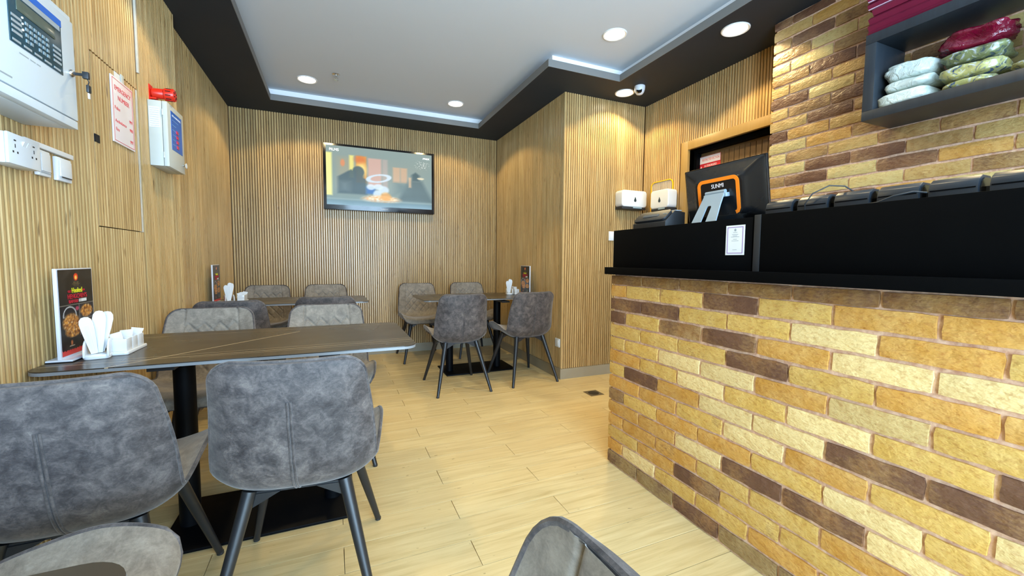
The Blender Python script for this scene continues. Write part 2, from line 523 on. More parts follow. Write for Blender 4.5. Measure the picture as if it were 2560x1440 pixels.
struct(cv.build('trim_2', M_COVE), 'white upstand between soffit and ceiling')

# brick walls ------------------------------------------------------------------
bmesh_cache = {}
def brick_mesh(L, H, var, rot):
    key = (round(L, 3), round(H, 3), var, rot)
    if key in bmesh_cache: return bmesh_cache[key]
    rr = random.Random(hash((round(L * 1000), round(H * 1000), var)) & 0xffff)
    nx, nz = max(2, int(round(L / .045))), 3
    D = .022
    m = MB(); rows = []
    for j in range(nz + 1):
        r = []
        for i in range(nx + 1):
            x = -L / 2 + L * i / nx; z = -H / 2 + H * j / nz
            ed = (i in (0, nx)) + (j in (0, nz))
            d = rr.uniform(0, .0030) - (.0022 if ed == 1 else (.004 if ed == 2 else 0))
            x += rr.uniform(-.0022, .0022); z += rr.uniform(-.002, .002)
            if ed == 2: x *= .994; z *= .965
            r.append((x, -D - d * -1 if False else -(D + d), z))
        rows.append(r)
    m.grid(rows)
    # side skirts to the wall
    per = [(0, i) for i in range(nx + 1)] + [(j, nx) for j in range(1, nz + 1)] + [(nz, i) for i in range(nx - 1, -1, -1)] + [(j, 0) for j in range(nz - 1, 0, -1)]
    b = len(m.v)
    for (j, i) in per:
        p = rows[j][i]; m.v.append((p[0] * 1.006, 0., p[2] * 1.02))
    n = len(per)
    for q in range(n):
        j0, i0 = per[q]; j1, i1 = per[(q + 1) % n]
        m.f.append((j0 * (nx + 1) + i0, b + q, b + (q + 1) % n, j1 * (nx + 1) + i1))
    m.xform(Matrix.Rotation(rot, 4, 'Z'))
    me = m.mesh('brick', smooth=True)
    bmesh_cache[key] = me
    return me
PAL = {'O': rgb(190, 138, 60), 'o': rgb(166, 110, 42), 'Y': rgb(196, 156, 78), 'P': rgb(216, 188, 130), 'p': rgb(196, 166, 108), 'D': rgb(142, 100, 60), 'B': rgb(144, 104, 60), 'S': rgb(126, 88, 44), 'G': rgb(140, 112, 70),
       'a': rgb(170, 140, 84), 'b': rgb(150, 116, 70), 'c': rgb(184, 164, 108), 'd': rgb(132, 98, 70), 'e': rgb(178, 134, 66)}
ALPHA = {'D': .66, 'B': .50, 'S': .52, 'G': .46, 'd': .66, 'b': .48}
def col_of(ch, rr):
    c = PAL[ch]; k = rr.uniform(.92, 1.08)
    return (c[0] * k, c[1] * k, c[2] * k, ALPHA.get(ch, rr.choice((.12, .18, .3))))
rb = random.Random(11)
# counter front: brick by brick
CX, CY, BP, BH = 1.407, 1.88, .2455, .0713
ctr = thing('brick_counter', 'yellow brick faced service counter with dark skirting stains along the aisle', 'counter', (CX, .35, 0))
def cl(x, y, z): return (x - CX, y - .35, z)
MB().box(.006, .50, -1.55, CY - .02 - .35, 0, 1.058).build('core', M_MORTAR, ctr)
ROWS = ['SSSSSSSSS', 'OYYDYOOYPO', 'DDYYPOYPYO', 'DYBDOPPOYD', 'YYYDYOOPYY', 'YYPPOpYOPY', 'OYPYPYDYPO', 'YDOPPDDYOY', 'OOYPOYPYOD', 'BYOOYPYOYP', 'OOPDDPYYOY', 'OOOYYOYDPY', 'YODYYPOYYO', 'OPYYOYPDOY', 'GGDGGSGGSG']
ztop = [1.056] + [1.006 - BH * i for i in range(14)] + [.004]
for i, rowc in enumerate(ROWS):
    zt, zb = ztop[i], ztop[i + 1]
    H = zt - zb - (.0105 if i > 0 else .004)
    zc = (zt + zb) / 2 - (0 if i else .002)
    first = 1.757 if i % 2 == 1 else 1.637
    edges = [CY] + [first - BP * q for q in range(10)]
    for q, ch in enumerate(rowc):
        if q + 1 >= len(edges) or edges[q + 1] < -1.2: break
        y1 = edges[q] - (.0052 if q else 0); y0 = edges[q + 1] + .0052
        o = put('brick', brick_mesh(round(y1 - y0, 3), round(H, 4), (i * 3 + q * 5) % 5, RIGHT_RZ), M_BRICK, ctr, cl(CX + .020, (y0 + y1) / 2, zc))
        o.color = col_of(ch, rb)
# brick wall behind the counter
wbk = wallbox('wall_brick', XB + .005, XD + SD, YF, YBR - .012, 0, HS, M_MORTAR, 'varnished brick wall behind the counter')
joints = [2.614 - .0715 * i for i in range(26)]
tops = [HS] + joints
for i in range(24):
    zt, zb = tops[i], tops[i + 1]
    H = zt - zb - .011
    if H < .02: continue
    first = 1.79 if i % 2 == 0 else 1.672
    edges = [YBR] + [first - .2445 * q for q in range(9)]
    for q in range(9):
        y1 = edges[q] - (.005 if q else 0); y0 = edges[q + 1] + .005
        ch = rb.choice('aaaccebbddbe')
        o = put('brick', brick_mesh(round(y1 - y0, 3), round(H, 4), (i * 2 + q * 3) % 5, RIGHT_RZ), M_BRICK2, wbk, (XB + .019, (y0 + y1) / 2, (zt + zb) / 2))
        o.color = col_of(ch, rb)

# skirting -----------------------------------------------------------------------
struct(MB().box(XL - SD, XL + .004, YF, YSTEP, 0, .088).build('baseboard_left', M_BASE, bevel=.002), 'tile skirting of the left wall')
struct(MB().box(XLF - SD, XLF + .004, YSTEP, YB, 0, .088).build('baseboard_left_rear', M_BASE), 'tile skirting of the set-back wall')
struct(MB().box(XLF, XN, YB - .004, YB + SD, 0, .1).build('baseboard_back', M_BASE), 'tile skirting of the back wall')
bp = MB().box(XN - .008, XN + .02, YP - .008, YB - .004, 0, .098).box(XN + .02, XD, YP - .008, YP + .02, 0, .098)
struct(bp.build('baseboard_pier', M_BASE), 'tile skirting round the pier')
# shop front (behind the viewer) ---------------------------------------------------
wf = MB().box(-1.06, 3.06, YF - .12, YF, 2.55, 2.8).box(-1.06, -.85, YF - .12, YF, 0, 2.55).box(2.85, 3.06, YF - .12, YF, 0, 2.55).box(-.85, 2.85, YF - .12, YF, 0, .06)
struct(wf.build('wall_front', M_SOFF), 'shop front wall')
win = MB()
for xx in (-.85, .36, 1.57, 2.80): win.box(xx, xx + .05, YF - .09, YF - .03, .06, 2.55)
win.box(-.85, 2.85, YF - .09, YF - .03, 2.0, 2.05)
win = struct(win.build('window_1', M_METAL), 'glazed shop front')
for xx in (-.80, .41, 1.62):
    for (a, b) in ((.06, 2.0), (2.05, 2.55)):
        MB().box(xx, xx + 1.18, YF - .066, YF - .06, a, b).build('pane', M_GLASS, win)

# ------------------------------------------------------------------ downlights
M_LAMP = m_emit('lamp_glow', (1.0, .90, .70), 14.)
M_RING = plain('downlight_ring', (.75, .74, .72), .3)
DL = None
def downlight(x, y, z, label, group='round recessed downlights'):
    global DL
    if DL is None:
        t = thing('downlight', label, 'light', (x, y, z), 0, group)
        MB().lathe([(.088, 0), (.088, -.004), (.083, -.007), (.074, -.004), (.074, .0)], 32).build('ring', M_RING, t, smooth=True)
        MB().lathe([(.0735, -.0035), (.06, -.0015), (.03, -.001)], 28).build('lens', M_LAMP, t, smooth=True)
        ld = bpy.data.lights.new('downlight_beam', 'SPOT')
        ld.energy = DOWNLIGHT_W; ld.color = DOWNLIGHT_COL; ld.spot_size = math.radians(127); ld.spot_blend = .12
        ld.shadow_soft_size = .055
        lo = bpy.data.objects.new('beam', ld); COL.objects.link(lo); lo.parent = t; lo.location = (0, 0, -.03)
        DL = t
    else:
        t = copy_tree(DL); t.location = (x, y, z); t['label'] = label
    return t
downlight(-.19, 4.44, HC, 'glowing ceiling downlight nearest the sprinkler, left of the television')
downlight(1.24, 4.45, HC, 'glowing ceiling downlight above the right end of the television')
downlight(1.943, 2.633, HC, 'largest glowing downlight in the pale ceiling, in the stepped corner')
downlight(2.48, 2.05, HS, 'glowing downlight in the dark soffit near the brick wall')
downlight(2.487, 3.199, HS, 'glowing downlight in the dark soffit beside the white camera dome')
downlight(-.19, 2.55, HC, 'ceiling downlight above the nearest table, out of the picture')
downlight(1.0, 1.25, HC, 'ceiling downlight over the aisle beside the counter, out of the picture')
downlight(2.48, .9, HS, 'soffit downlight over the wall shelf, out of the picture')

# ------------------------------------------------------------------ dining chair
def catmull(pts, t):
    n = len(pts) - 1
    i = min(int(t * n), n - 1); f = t * n - i
    p0, p1, p2, p3 = pts[max(i-1, 0)], pts[i], pts[i+1], pts[min(i+2, n)]
    return tuple(.5 * ((2*b) + (-a + c) * f + (2*a - 5*b + 4*c - d) * f*f + (-a + 3*b - 3*c + d) * f*f*f) for a, b, c, d in zip(p0, p1, p2, p3))
# y, z, half width, curl, thickness
PROF = [(.268, .432, .215, .004, .020), (.262, .462, .228, .014, .040), (.225, .477, .242, .045, .055), (.13, .472, .252, .072, .058), (.02, .462, .247, .064, .058),
        (-.085, .455, .237, .042, .052), (-.150, .470, .232, .030, .046), (-.186, .522, .230, .040, .042), (-.206, .600, .225, .048, .040),
        (-.222, .680, .217, .044, .038), (-.238, .760, .208, .030, .034), (-.254, .842, .199, .012, .022)]
NS, NU = 132, 88
def chair_sections():
    # arc length table, then rows placed so that the rounded corners are finely divided
    N = 1200; tab = [0.]; prev = catmull(PROF, 0)
    for i in range(1, N + 1):
        p = catmull(PROF, i / N); tab.append(tab[-1] + math.hypot(p[0] - prev[0], p[1] - prev[1])); prev = p
    L = tab[-1]; r0, r1 = .075, .058
    q = 12
    pos = [r0 * (1 - math.cos(PI/2 * k / q)) for k in range(q)] + [r0 + (L - r0 - r1) * k / (NS - 2*q) for k in range(NS - 2*q)] + [L - r1 * (1 - math.cos(PI/2 * (q - k) / q)) for k in range(q + 1)]
    out = []; j = 0
    for d in pos:
        while j < N - 1 and tab[j + 1] < d: j += 1
        f = (d - tab[j]) / max(1e-9, tab[j + 1] - tab[j])
        t = min(1., (j + f) / N)
        y, z, w, cu, th = catmull(PROF, t)
        a, b = catmull(PROF, max(0, t - .004)), catmull(PROF, min(1, t + .004))
        ty, tz = b[0] - a[0], b[1] - a[1]; m_ = math.hypot(ty, tz); ty /= m_; tz /= m_
        d1, d0 = L - d, d
        if d1 < r1: w = w - r1 + math.sqrt(max(0, r1*r1 - (r1 - d1)**2))
        if d0 < r0: w = w - r0 + math.sqrt(max(0, r0*r0 - (r0 - d0)**2))
        out.append([y, z, w, cu, th, tz, -ty, d])
    return out
SECT = chair_sections()
def quilt(x, s, z):
    """depth of the stitched diamond lines on the back cushion and its two side seams"""
    g = 0.
    lim = .142 - .02 * max(0, (z - .55)) / .3
    if z > .49:
        g = max(g, math.exp(-((abs(x) - lim) / .0040) ** 2) * .006)
        if abs(x) < lim and z < .775:
            fade = min(1., (.775 - z) / .02) * min(1., (z - .49) / .02)
            for sg in (1, -1):
                q = (sg * x * 1.0 + z * .92) / .074
                d = abs(q - round(q)) * .074 / 1.36
                g = max(g, math.exp(-(d / .0044) ** 2) * .0085 * fade)
            # pillow between the lines
    elif z <= .49:
        g = 0.
    return g
def cpt(sec, u, off):
    y, z, w, cu, th, ny, nz, s = sec
    k = abs(u) ** 2.6
    return Vector((w * u, y + ny * (cu * k + off), z + nz * (cu * k + off)))
def make_chair():
    t = thing('dining_chair', 'chair', 'chair', (0, 0, 0), 0, 'grey suede dining chairs')
    us = [-1 + 2 * k / NU for k in range(NU + 1)]
    us = [math.copysign(1 - (1 - abs(u)) ** 1.15, u) for u in us]
    rows = []
    for sec in SECT:
        r = []
        for u in us:
            p = cpt(sec, u, 0)
            back = sec[0] < -.12
            g = quilt(p.x, sec[7], p.z) if back else 0
            puff = .004 * (1 - abs(u) ** 6)
            r.append(cpt(sec, u, puff - g))
        rows.append(r)
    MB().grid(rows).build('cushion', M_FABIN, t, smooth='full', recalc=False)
    NU2, st = 36, 2
    us2 = [-1 + 2 * k / NU2 for k in range(NU2 + 1)]
    rows2 = []
    for i in range(0, NS + 1, st):
        sec = SECT[i]
        rows2.append([cpt(sec, u, -(.013 + (sec[4] - .013) * (1 - abs(u) ** 5))) for u in us2])
    m = MB(); m.grid([list(reversed(r)) for r in rows2])
    # edge band closing shell and cushion
    def edge(i, sgn): return cpt(SECT[i], sgn, 0), cpt(SECT[i], sgn, -.013)
    for sgn in (-1, 1):
        ra = []; rbq = []
        for i in range(0, NS + 1, st):
            a, b = edge(i, sgn); ra.append(a); rbq.append(b)
        m.grid([ra, rbq] if sgn > 0 else [rbq, ra])
    for i, fl in ((0, 0), (NS, 1)):
        a = [cpt(SECT[i], u, 0) for u in us2]; b = rows2[0 if i == 0 else -1]
        m.grid([a, b] if fl else [b, a])
    m.build('shell', M_FAB, t, smooth=True, recalc=False)
    # piping round the rim
    path = []
    for i in range(1, NS, 2): path.append(cpt(SECT[i], 1, -.004))
    for u in [1 - 2 * k / 14 for k in range(15)]: path.append(cpt(SECT[NS], u, -.006))
    for i in range(NS - 1, 0, -2): path.append(cpt(SECT[i], -1, -.004))
    for u in [-1 + 2 * k / 14 for k in range(15)]: path.append(cpt(SECT[0], u, -.006))
    MB().tube(path, .0058, 7, closed=True).build('piping', M_FAB, t, smooth=True)
    # raised seam down the middle of the back shell
    sm = MB()
    for dx in (-.0045, .0045):
        pa = []
        for i in range(50, NS + 1, 2):
            sec = SECT[i]
            if sec[1] > .735: break
            p = cpt(sec, 0, -sec[4] - .001); pa.append((p.x + dx, p.y, p.z))
        sm.tube(pa, .0034, 6)
    sm.build('back_seam', M_FAB, t, smooth=True)
    # under-frame and legs
    fr = MB().box(-.145, .145, -.150, .155, .412, .420)
    for sx in (-1, 1):
        for sy in (-1, 1):
            x0, y0 = sx * .135, (.145 if sy > 0 else -.15)
            fr.prism([(x0, .414), (x0 - sx * .085, .414), (x0 + sx * .012, .362)], y0 - .004, y0 + .004, 'y')
    fr.build('seat_frame', M_METAL, t)
    for sx in (-1, 1):
        for sy in (-1, 1):
            top = Vector((sx * .135, .145 if sy > 0 else -.15, .425)); bot = Vector((sx * .232, .28 if sy > 0 else -.277, .006))
            lg = MB().tube([top, top.lerp(bot, .5), bot], [.0205, .0165, .0115], 14).build('leg', M_METAL, t, smooth=True)
            MB().lathe([(.0118, 0), (.0122, .002), (.0122, .010), (.0116, .012)], 12, (bot.x, bot.y, 0)).build('foot_cap', M_BLACKP, lg, smooth=True)
    return t
CHAIR = make_chair()
_first = [True]
def chair(x, y, deg, label, z=0):
    if _first[0]: c = CHAIR; _first[0] = False
    else: c = copy_tree(CHAIR)
    c.location = (x, y, z); c.rotation_euler = (0, 0, math.radians(deg)); c['label'] = label
    return c
chair(-.640, 1.548, 2, 'grey suede chair cut by the left picture edge, its back towards us')
chair(-.098, 1.570, -5.4, 'nearest grey suede chair beside the aisle, shown whole from behind')
chair(-.640, 2.60, 180, 'quilted chair against the left wall facing us across the nearest table')
chair(-.040, 2.60, 180, 'quilted chair by the aisle facing us across the nearest table')
chair(-.650, 3.52, 3, 'dark chair back beside the left wall in front of the middle table')
chair(-.045, 3.66, -2, 'chair back by the aisle in front of the middle table, mostly hidden')
chair(-.640, 4.82, 180, 'brown chair in the back left corner behind the middle table')
chair(-.075, 4.82, 180, 'brown chair below the television behind the middle table')
chair(.920, 4.80, 180, 'brown quilted chair at the left far side of the right-hand table')
chair(1.545, 4.82, 180, 'brown quilted chair in the alcove corner behind the right-hand table')
chair(.999, 3.574, 0, 'grey chair seen from behind at the aisle end of the right-hand table')
chair(1.662, 3.606, 3.4, 'grey chair seen from behind beside the slatted pier')
chair(-.60, .905, -90, 'pale grey chair seat in the lower left corner, under a dark table corner')
chair(-.015, .225, 90, 'grey chair back with thick piped rim at the bottom edge of the picture')

# ------------------------------------------------------------------ tables
def make_table(label, x0, x1, y0, y1, ztop, cols, base):
    cx, cy = (x0 + x1) / 2, (y0 + y1) / 2
    t = thing('dining_table', label, 'table', (cx, cy, 0), 0, 'dark stone topped restaurant tables')
    a, b = (x1 - x0) / 2, (y1 - y0) / 2
    top = MB().prism(rrect(-a, a, -b, b, .06, 8), ztop - .004, ztop, 'z').build('table_top', M_STONE, t, smooth=True)
    MB().prism(rrect(-a - .0005, a + .0005, -b - .0005, b + .0005, .06, 8), ztop - .014, ztop - .0035, 'z').build('edge_band', M_EDGE, top, smooth=True)
    MB().prism(rrect(-a + .16, a - .16, -b + .12, b - .12, .05, 6), ztop - .026, ztop - .014, 'z').build('underside', M_METAL, top)
    for (px, py) in cols:
        px -= cx; py -= cy
        MB().lathe([(.038, .012), (.038, ztop - .04)], 24, (px, py, 0)).build('column', M_PED, t, smooth=True)
        MB().box(px - .04, px + .04, py - .25, py + .25, ztop - .042, ztop - .026).build('bracket', M_METAL, t)
    bx0, bx1, by0, by1 = base
    MB().box(bx0 - cx, bx1 - cx, by0 - cy, by1 - cy, 0, .012).build('base_plate', M_PED, t, bevel=.002)
    return t
TZ = .768
make_table('nearest dark stone table with pale diagonal vein, beside the left wall', -.902, .325, 1.765, 2.47, TZ, [(-.574, 2.09), (-.02, 2.09)], (-.64, .07, 1.885, 2.30))
make_table('middle dark table below the television, beside the left wall', -.940, .292, 3.93, 4.59, .752, [(-.59, 4.25), (-.04, 4.25)], (-.66, .03, 4.04, 4.47))
make_table('dark table pushed against the slatted pier, right of the television', .772, 1.962, 3.83, 4.53, .75, [(1.063, 4.06), (1.577, 4.06)], (.995, 1.722, 3.886, 4.285))
make_table('dark table corner with pale veins at the bottom left edge', -.893, -.222, -.06, .632, TZ, [(-.56, .29)], (-.78, -.34, .07, .51))

# ------------------------------------------------------------------ printed pictures (vertex coloured print)
def picture(name, W, H, nx, ny, func, mat, parent, loc, th=0.0006):
    """flat print in the local XZ plane facing -Y; func(u, v) gives sRGB 0..1, v up"""
    vs, fs, cs = [], [], []
    for j in range(ny + 1):
        for i in range(nx + 1):
            u, v = i / nx, j / ny
            vs.append(((u - .5) * W, 0, (v - .5) * H)); cs.append(s2l(func(u, v)) + (1,))
    for j in range(ny):
        for i in range(nx):
            a = j * (nx + 1) + i
            fs.append((a, a + 1, a + nx + 2, a + nx + 1))
    me = bpy.data.meshes.new(name); me.from_pydata(vs, [], fs)
    ca = me.color_attributes.new('Col', 'FLOAT_COLOR', 'POINT')
    for i, c in enumerate(cs): ca.data[i].color = c
    return put(name, me, mat, parent, loc)
def lerp3(a, b, t):
    t = max(0., min(1., t)); return tuple(x + (y - x) * t for x, y in zip(a, b))
def c255(r, g, b): return (r / 255., g / 255., b / 255.)
def soft(d, w): return max(0., min(1., .5 - d / w))
def ell(u, v, cx, cy, rx, ry, ang=0.):
    dx, dy = u - cx, v - cy
    x = dx * math.cos(ang) + dy * math.sin(ang); y = -dx * math.sin(ang) + dy * math.cos(ang)
    return math.hypot(x / rx, y / ry) - 1
def boxd(u, v, x0, x1, y0, y1): return max(x0 - u, u - x1, y0 - v, v - y1)
def nz3(x, y, z=0.): return noise.noise(Vector((x, y, z)))

# ------------------------------------------------------------------ television
def tv_img(u, v):
    c = lerp3(c255(118, 142, 140), c255(142, 160, 156), v)
    c = lerp3(c, c255(150, 160, 150), .5 * soft(boxd(u, v, .05, .96, .18, .80), .2))
    c = lerp3(c, c255(168, 160, 130), .5 * soft(boxd(u, v, .10, .24, .30, .82), .06))
    for (a, b, y0, y1, col, k) in ((-.01, .05, .16, .88, c255(238, 236, 150), 1.), (.205, .245, .48, .86, c255(236, 226, 130), .95), (.265, .36, .40, .86, c255(240, 150, 50), .8),
                                   (.375, .50, .35, .84, c255(226, 176, 160), .75), (.51, .56, .35, .84, c255(196, 176, 168), .6), (.61, .68, .45, .72, c255(216, 176, 140), .8), (.685, .75, .45, .72, c255(214, 174, 138), .8)):
        c = lerp3(c, col, k * soft(boxd(u, v, a, b, y0, y1), .02))
    c = lerp3(c, c255(250, 226, 140), .9 * soft(ell(u, v, .315, .62, .045, .12), .9))
    c = lerp3(c, c255(216, 110, 60), .6 * soft(ell(u, v, .30, .80, .05, .06), .9))
    c = lerp3(c, c255(230, 140, 90), .8 * soft(ell(u, v, .145, .72, .02, .06), .6))
    dk = c255(70, 92, 100)
    sil = min(ell(u, v, .285, .585, .055, .10), boxd(u, v, .245, .335, .40, .58) * 8)
    sh = boxd(u, v, .10 + max(0, .62 - v) * 0, .36, .20, .46 + .16 * max(0., 1 - abs(u - .22) / .14)) * 8
    c = lerp3(c, dk, .9 * soft(min(sil, sh), .25))
    c = lerp3(c, c255(128, 146, 146), .45 * soft(boxd(u, v, .12, .20, .25, .40), .08))
    c = lerp3(c, c255(70, 92, 96), .9 * soft(boxd(u, v, .795, .875, .50, .66 - 1.2 * abs(u - .835)) * 8, .3))
    c = lerp3(c, c255(84, 104, 106), .85 * soft(boxd(u, v, .77 - .3 * max(0, .5 - v), .90 + .3 * max(0, .5 - v), .12, .50) * 6, .3))
    c = lerp3(c, c255(100, 122, 122), .7 * soft(boxd(u, v, .64, .76, .26, .44), .1))
    c = lerp3(c, c255(240, 226, 190), .9 * soft(ell(u, v, .885, .555, .036, .018), .3))
    c = lerp3(c, c255(226, 190, 150), .8 * soft(boxd(u, v, .765, .79, .38, .56), .02))
    # pale loop and glassware in the middle
    r = abs(ell(u, v, .475, .50, .105, .058, .38))
    c = lerp3(c, c255(206, 224, 236), .95 * soft(r - .22, .12))
    c = lerp3(c, c255(56, 110, 180), .9 * soft(boxd(u, v, .355, .44, .22, .34), .03))
    for (x, y, rx, ry) in ((.40, .34, .04, .05), (.47, .35, .045, .05), (.52, .30, .05, .07), (.46, .22, .04, .07)):
        c = lerp3(c, c255(214, 232, 244), .85 * soft(ell(u, v, x, y, rx, ry), .4))
    n = nz3(u * 40, v * 40)
    food = soft(ell(u, v, .50, .13, .17, .07), .5)
    c = lerp3(c, lerp3(c255(236, 176, 110), c255(250, 236, 206), .5 + n), food)
    c = lerp3(c, c255(238, 170, 80), .8 * soft(ell(u, v, .54, .18, .05, .08), .5))
    c = lerp3(c, c255(96, 128, 138), .85 * soft(boxd(u, v, -.1, 1.1, -.1, .085), .03))
    c = lerp3(c, c255(150, 172, 174), .6 * soft(abs(v - .105) - .008, .02))
    ch = soft(ell(u, v, .90, .80, .07, .08), .6) * (1 if nz3(u * 90, v * 60, 3) > .28 else 0)
    c = lerp3(c, c255(226, 232, 226), .8 * ch)
    return c
tv = thing('television', 'wall-mounted flat television showing a film scene', 'television', (.5325, YB, 1.678), 0)
MB().box(-.6125, .6125, -.056, -.012, 0, .724).build('housing', M_BLACKG, tv, bevel=.006)
MB().box(-.2, .2, -.014, 0, .2, .52).build('wall_mount', M_METAL, tv)
picture('screen', 1.165, .645, 168, 96, tv_img, m_vcol('tv_picture', .12, 1.1), tv, (0, -.0568, .378))
M_TVT = m_emit('screen_lettering', (.9, .95, .95), 1.2)
text('channel_mark', 'max', .042, M_TVT, tv, (.515, -.0574, .655), w=.078, bold=.001)
text('channel_mark', 'FILMS', .04, M_TVT, tv, (-.50, -.0574, .655), w=.095, bold=.001)
M_SILVER = plain('silver_print', (.6, .6, .62), .4)
text('maker_mark', 'SAMSUNG', .018, M_SILVER, tv, (.03, -.0568, .028), w=.08)

# ------------------------------------------------------------------ menu stands
def menu_img(u, v):
    c = lerp3(c255(22, 21, 22), c255(44, 42, 40), nz3(u * 5, v * 8, 2) + .4)
    if .575 > v > .195:
        k = .5 + .5 * nz3(u * 22, v * 30, 5)
        warm = lerp3(c255(60, 20, 10), c255(240, 168, 70), k * 1.25)
        warm = lerp3(warm, c255(252, 230, 180), max(0, nz3(u * 34, v * 44, 9) - .2) * 2)
        if u < .55:
            c = lerp3(c255(28, 26, 30), warm, soft(min(ell(u, v, .30, .37, .24, .11), ell(u, v, .34, .27, .22, .075)), .35))
            r = abs(ell(u, v, .27, .46, .18, .10)) if v > .44 else 9
            c = lerp3(c, c255(206, 206, 206), soft(r - .06, .06))
            c = lerp3(c, c255(200, 70, 100), .8 * soft(ell(u, v, .49, .53, .05, .025), .4))
        elif u > .565:
            c = lerp3(c255(46, 44, 48), warm, soft(min(ell(u, v, .77, .485, .19, .078), ell(u, v, .77, .30, .20, .08)), .25))
            c = lerp3(c, c255(170, 166, 170), .8 * soft(abs(v - .395) - .004, .01))
        else: c = c255(120, 116, 112)
    if abs(v - .578) < .005: c = c255(120, 112, 100)
    if v < .050 + .014 * abs(((u * 14) % 1) - .5) * 2: c = c255(206, 62, 58)
    c = lerp3(c, c255(226, 60, 24), soft(ell(u, v, .5, .91, .062, .044), .2))
    c = lerp3(c, c255(252, 200, 90), soft(ell(u, v, .5, .903, .032, .024), .5))
    for (y, x0, x1, col) in ((.842, .41, .60, c255(120, 96, 50)), (.825, .39, .62, c255(120, 96, 50)), (.808, .42, .58, c255(96, 78, 44))):
        if abs(v - y) < .0055 and x0 < u < x1 and math.sin(u * 160) > -.4: c = col
    if .555 < u < .79 and .600 < v < .638: c = c255(224, 224, 222) if math.sin(u * 180) > -.8 else c255(150, 150, 150)
    for (x, y) in ((.28, .135), (.76, .145)):
        c = lerp3(c, c255(196, 110, 60) if x < .5 else c255(150, 190, 170), .9 * soft(ell(u, v, x, y, .028, .03), .5))
        if abs(v - .098) < .007 and abs(u - x) < .075: c = c255(170, 150, 130)
    return c
M_MENU = m_vcol('menu_print', .25)
M_ACRYL = plain('frosted_acrylic', (.62, .64, .70), .15, 0., .6)
M_YEL = plain('yellow_print', rgb(232, 220, 40), .5)
M_CRIM = plain('crimson_print', rgb(196, 30, 44), .5)
def menu_stand(label, loc, rz):
    t = thing('menu_stand', label, 'menu stand', loc, rz, 'table menu stands')
    W, H = .215, .30
    MB().box(-W/2 - .012, W/2 + .012, -.035, .035, 0, .004).build('base', M_BLACKG, t)
    MB().box(-W/2 - .012, W/2 + .012, -.035, .035, .0042, .010).build('base_plate', M_ACRYL, t, bevel=.001)
    MB().box(-W/2 - .006, W/2 + .006, -.004, .006, .0102, H + .022).build('holder', M_ACRYL, t, bevel=.001)
    card = picture('card', W, H, 60, 110, menu_img, M_MENU, t, (0, -.0052, .018 + H / 2))
    text('lettering', 'Hooked', .026, M_YEL, card, (.002, -.0008, .0745), w=.064, bold=.0006)
    text('lettering', 'GET', .012, M_CRIM, card, (-.044, -.0008, .072), w=.022)
    text('lettering', 'ON', .010, M_CRIM, card, (.045, -.0008, .073), w=.014)
    text('lettering', "HENGCHEN'S", .024, M_CRIM, card, (.003, -.0008, .053), w=.122, bold=.0004)
    text('lettering', 'SEAFOOD', .016, M_CRIM, card, (-.024, -.0008, .0355), w=.058)
    return t
menu_stand('black seafood menu in a clear stand on the nearest table', (-.864, 2.010, TZ), LEFT_RZ)
menu_stand('menu stand seen edge-on in front of the left wall on the middle table', (-.900, 4.16, .752), LEFT_RZ)
menu_stand('menu stand against the slatted pier on the right-hand table', (1.900, 4.05, .75), RIGHT_RZ)

# ------------------------------------------------------------------ napkin holders and sachet caddies
def napkin_holder(label, loc, deg):
    t = thing('napkin_holder', label, 'napkin holder', loc, math.radians(deg), 'white porcelain napkin holders')
    m = MB().prism(rrect(-.036, .036, -.045, .045, .02, 5), 0, .016, 'z')
    m.build('base', M_PORC, t, bevel=.004)
    for sx in (-1, 1):
        pts = [(-.045, .008)] + [(.045 * math.cos(PI - a), .028 + .040 * math.sin(a)) for a in [PI * k / 14 for k in range(15)]] + [(.045, .008)]
        MB().prism(pts, sx * .031 - .003, sx * .031 + .003, 'x').build('side_plate', M_PORC, t, bevel=.002)
    return t
def napkin(label, loc, deg, tilt, w=.032, h=.135, lean=0.):
    """folded paper napkin, narrow at the foot and rounded at the tip"""
    n = 10; o = []; 
    prof = [(.5, 0), (.62, .15), (.80, .4), (.95, .65), (1., .82), (.86, .92), (.5, .985), (0, 1.)]
    L = [(-a * w / 2, b * h) for a, b in prof]; R = [(a * w / 2, b * h) for a, b in reversed(prof)][1:]
    poly = list(reversed(L + R))
    m = MB().prism(poly, -.004, .004, 'y')
    m.box(-.0035, .0035, -.006, .006, .0, h * .78)
    o = m.build('folded_napkin', M_PAPER, None, loc, (math.radians(lean), math.radians(tilt), math.radians(deg)), smooth=True)
    return tag(o, label, 'napkin', 'folded paper napkins')
def sachet_caddy(label, loc, deg):
    t = thing('sachet_caddy', label, 'caddy', loc, math.radians(deg), 'white porcelain sachet caddies')
    MB().prism(rrect(-.034, .034, -.092, .092, .012, 5), 0, .012, 'z').build('tray', M_PORC, t, bevel=.004)
    for k in range(3):
        y0 = -.076 + k * .0515
        m = MB()
        m.box(-.026, .026, y0, y0 + .004, .012, .058).box(-.026, .026, y0 + .045, y0 + .049, .012, .058)
        m.box(-.026, -.022, y0 + .004, y0 + .045, .012, .058).box(.022, .026, y0 + .004, y0 + .045, .012, .058).box(-.022, .022, y0 + .004, y0 + .045, .012, .016)
        m.build('compartment', M_PORC, t, bevel=.0015)
    return t
def sachet(label, loc, deg, tilt, lean=0.):
    m = MB().prism([(-.011, 0), (.011, 0), (.019, .062), (-.019, .062)], -.0022, .0022, 'y')
    o = m.build('sachet', M_PAPER, None, loc, (math.radians(lean), math.radians(tilt), math.radians(deg)))
    return tag(o, label, 'sachet', 'white paper sachets')
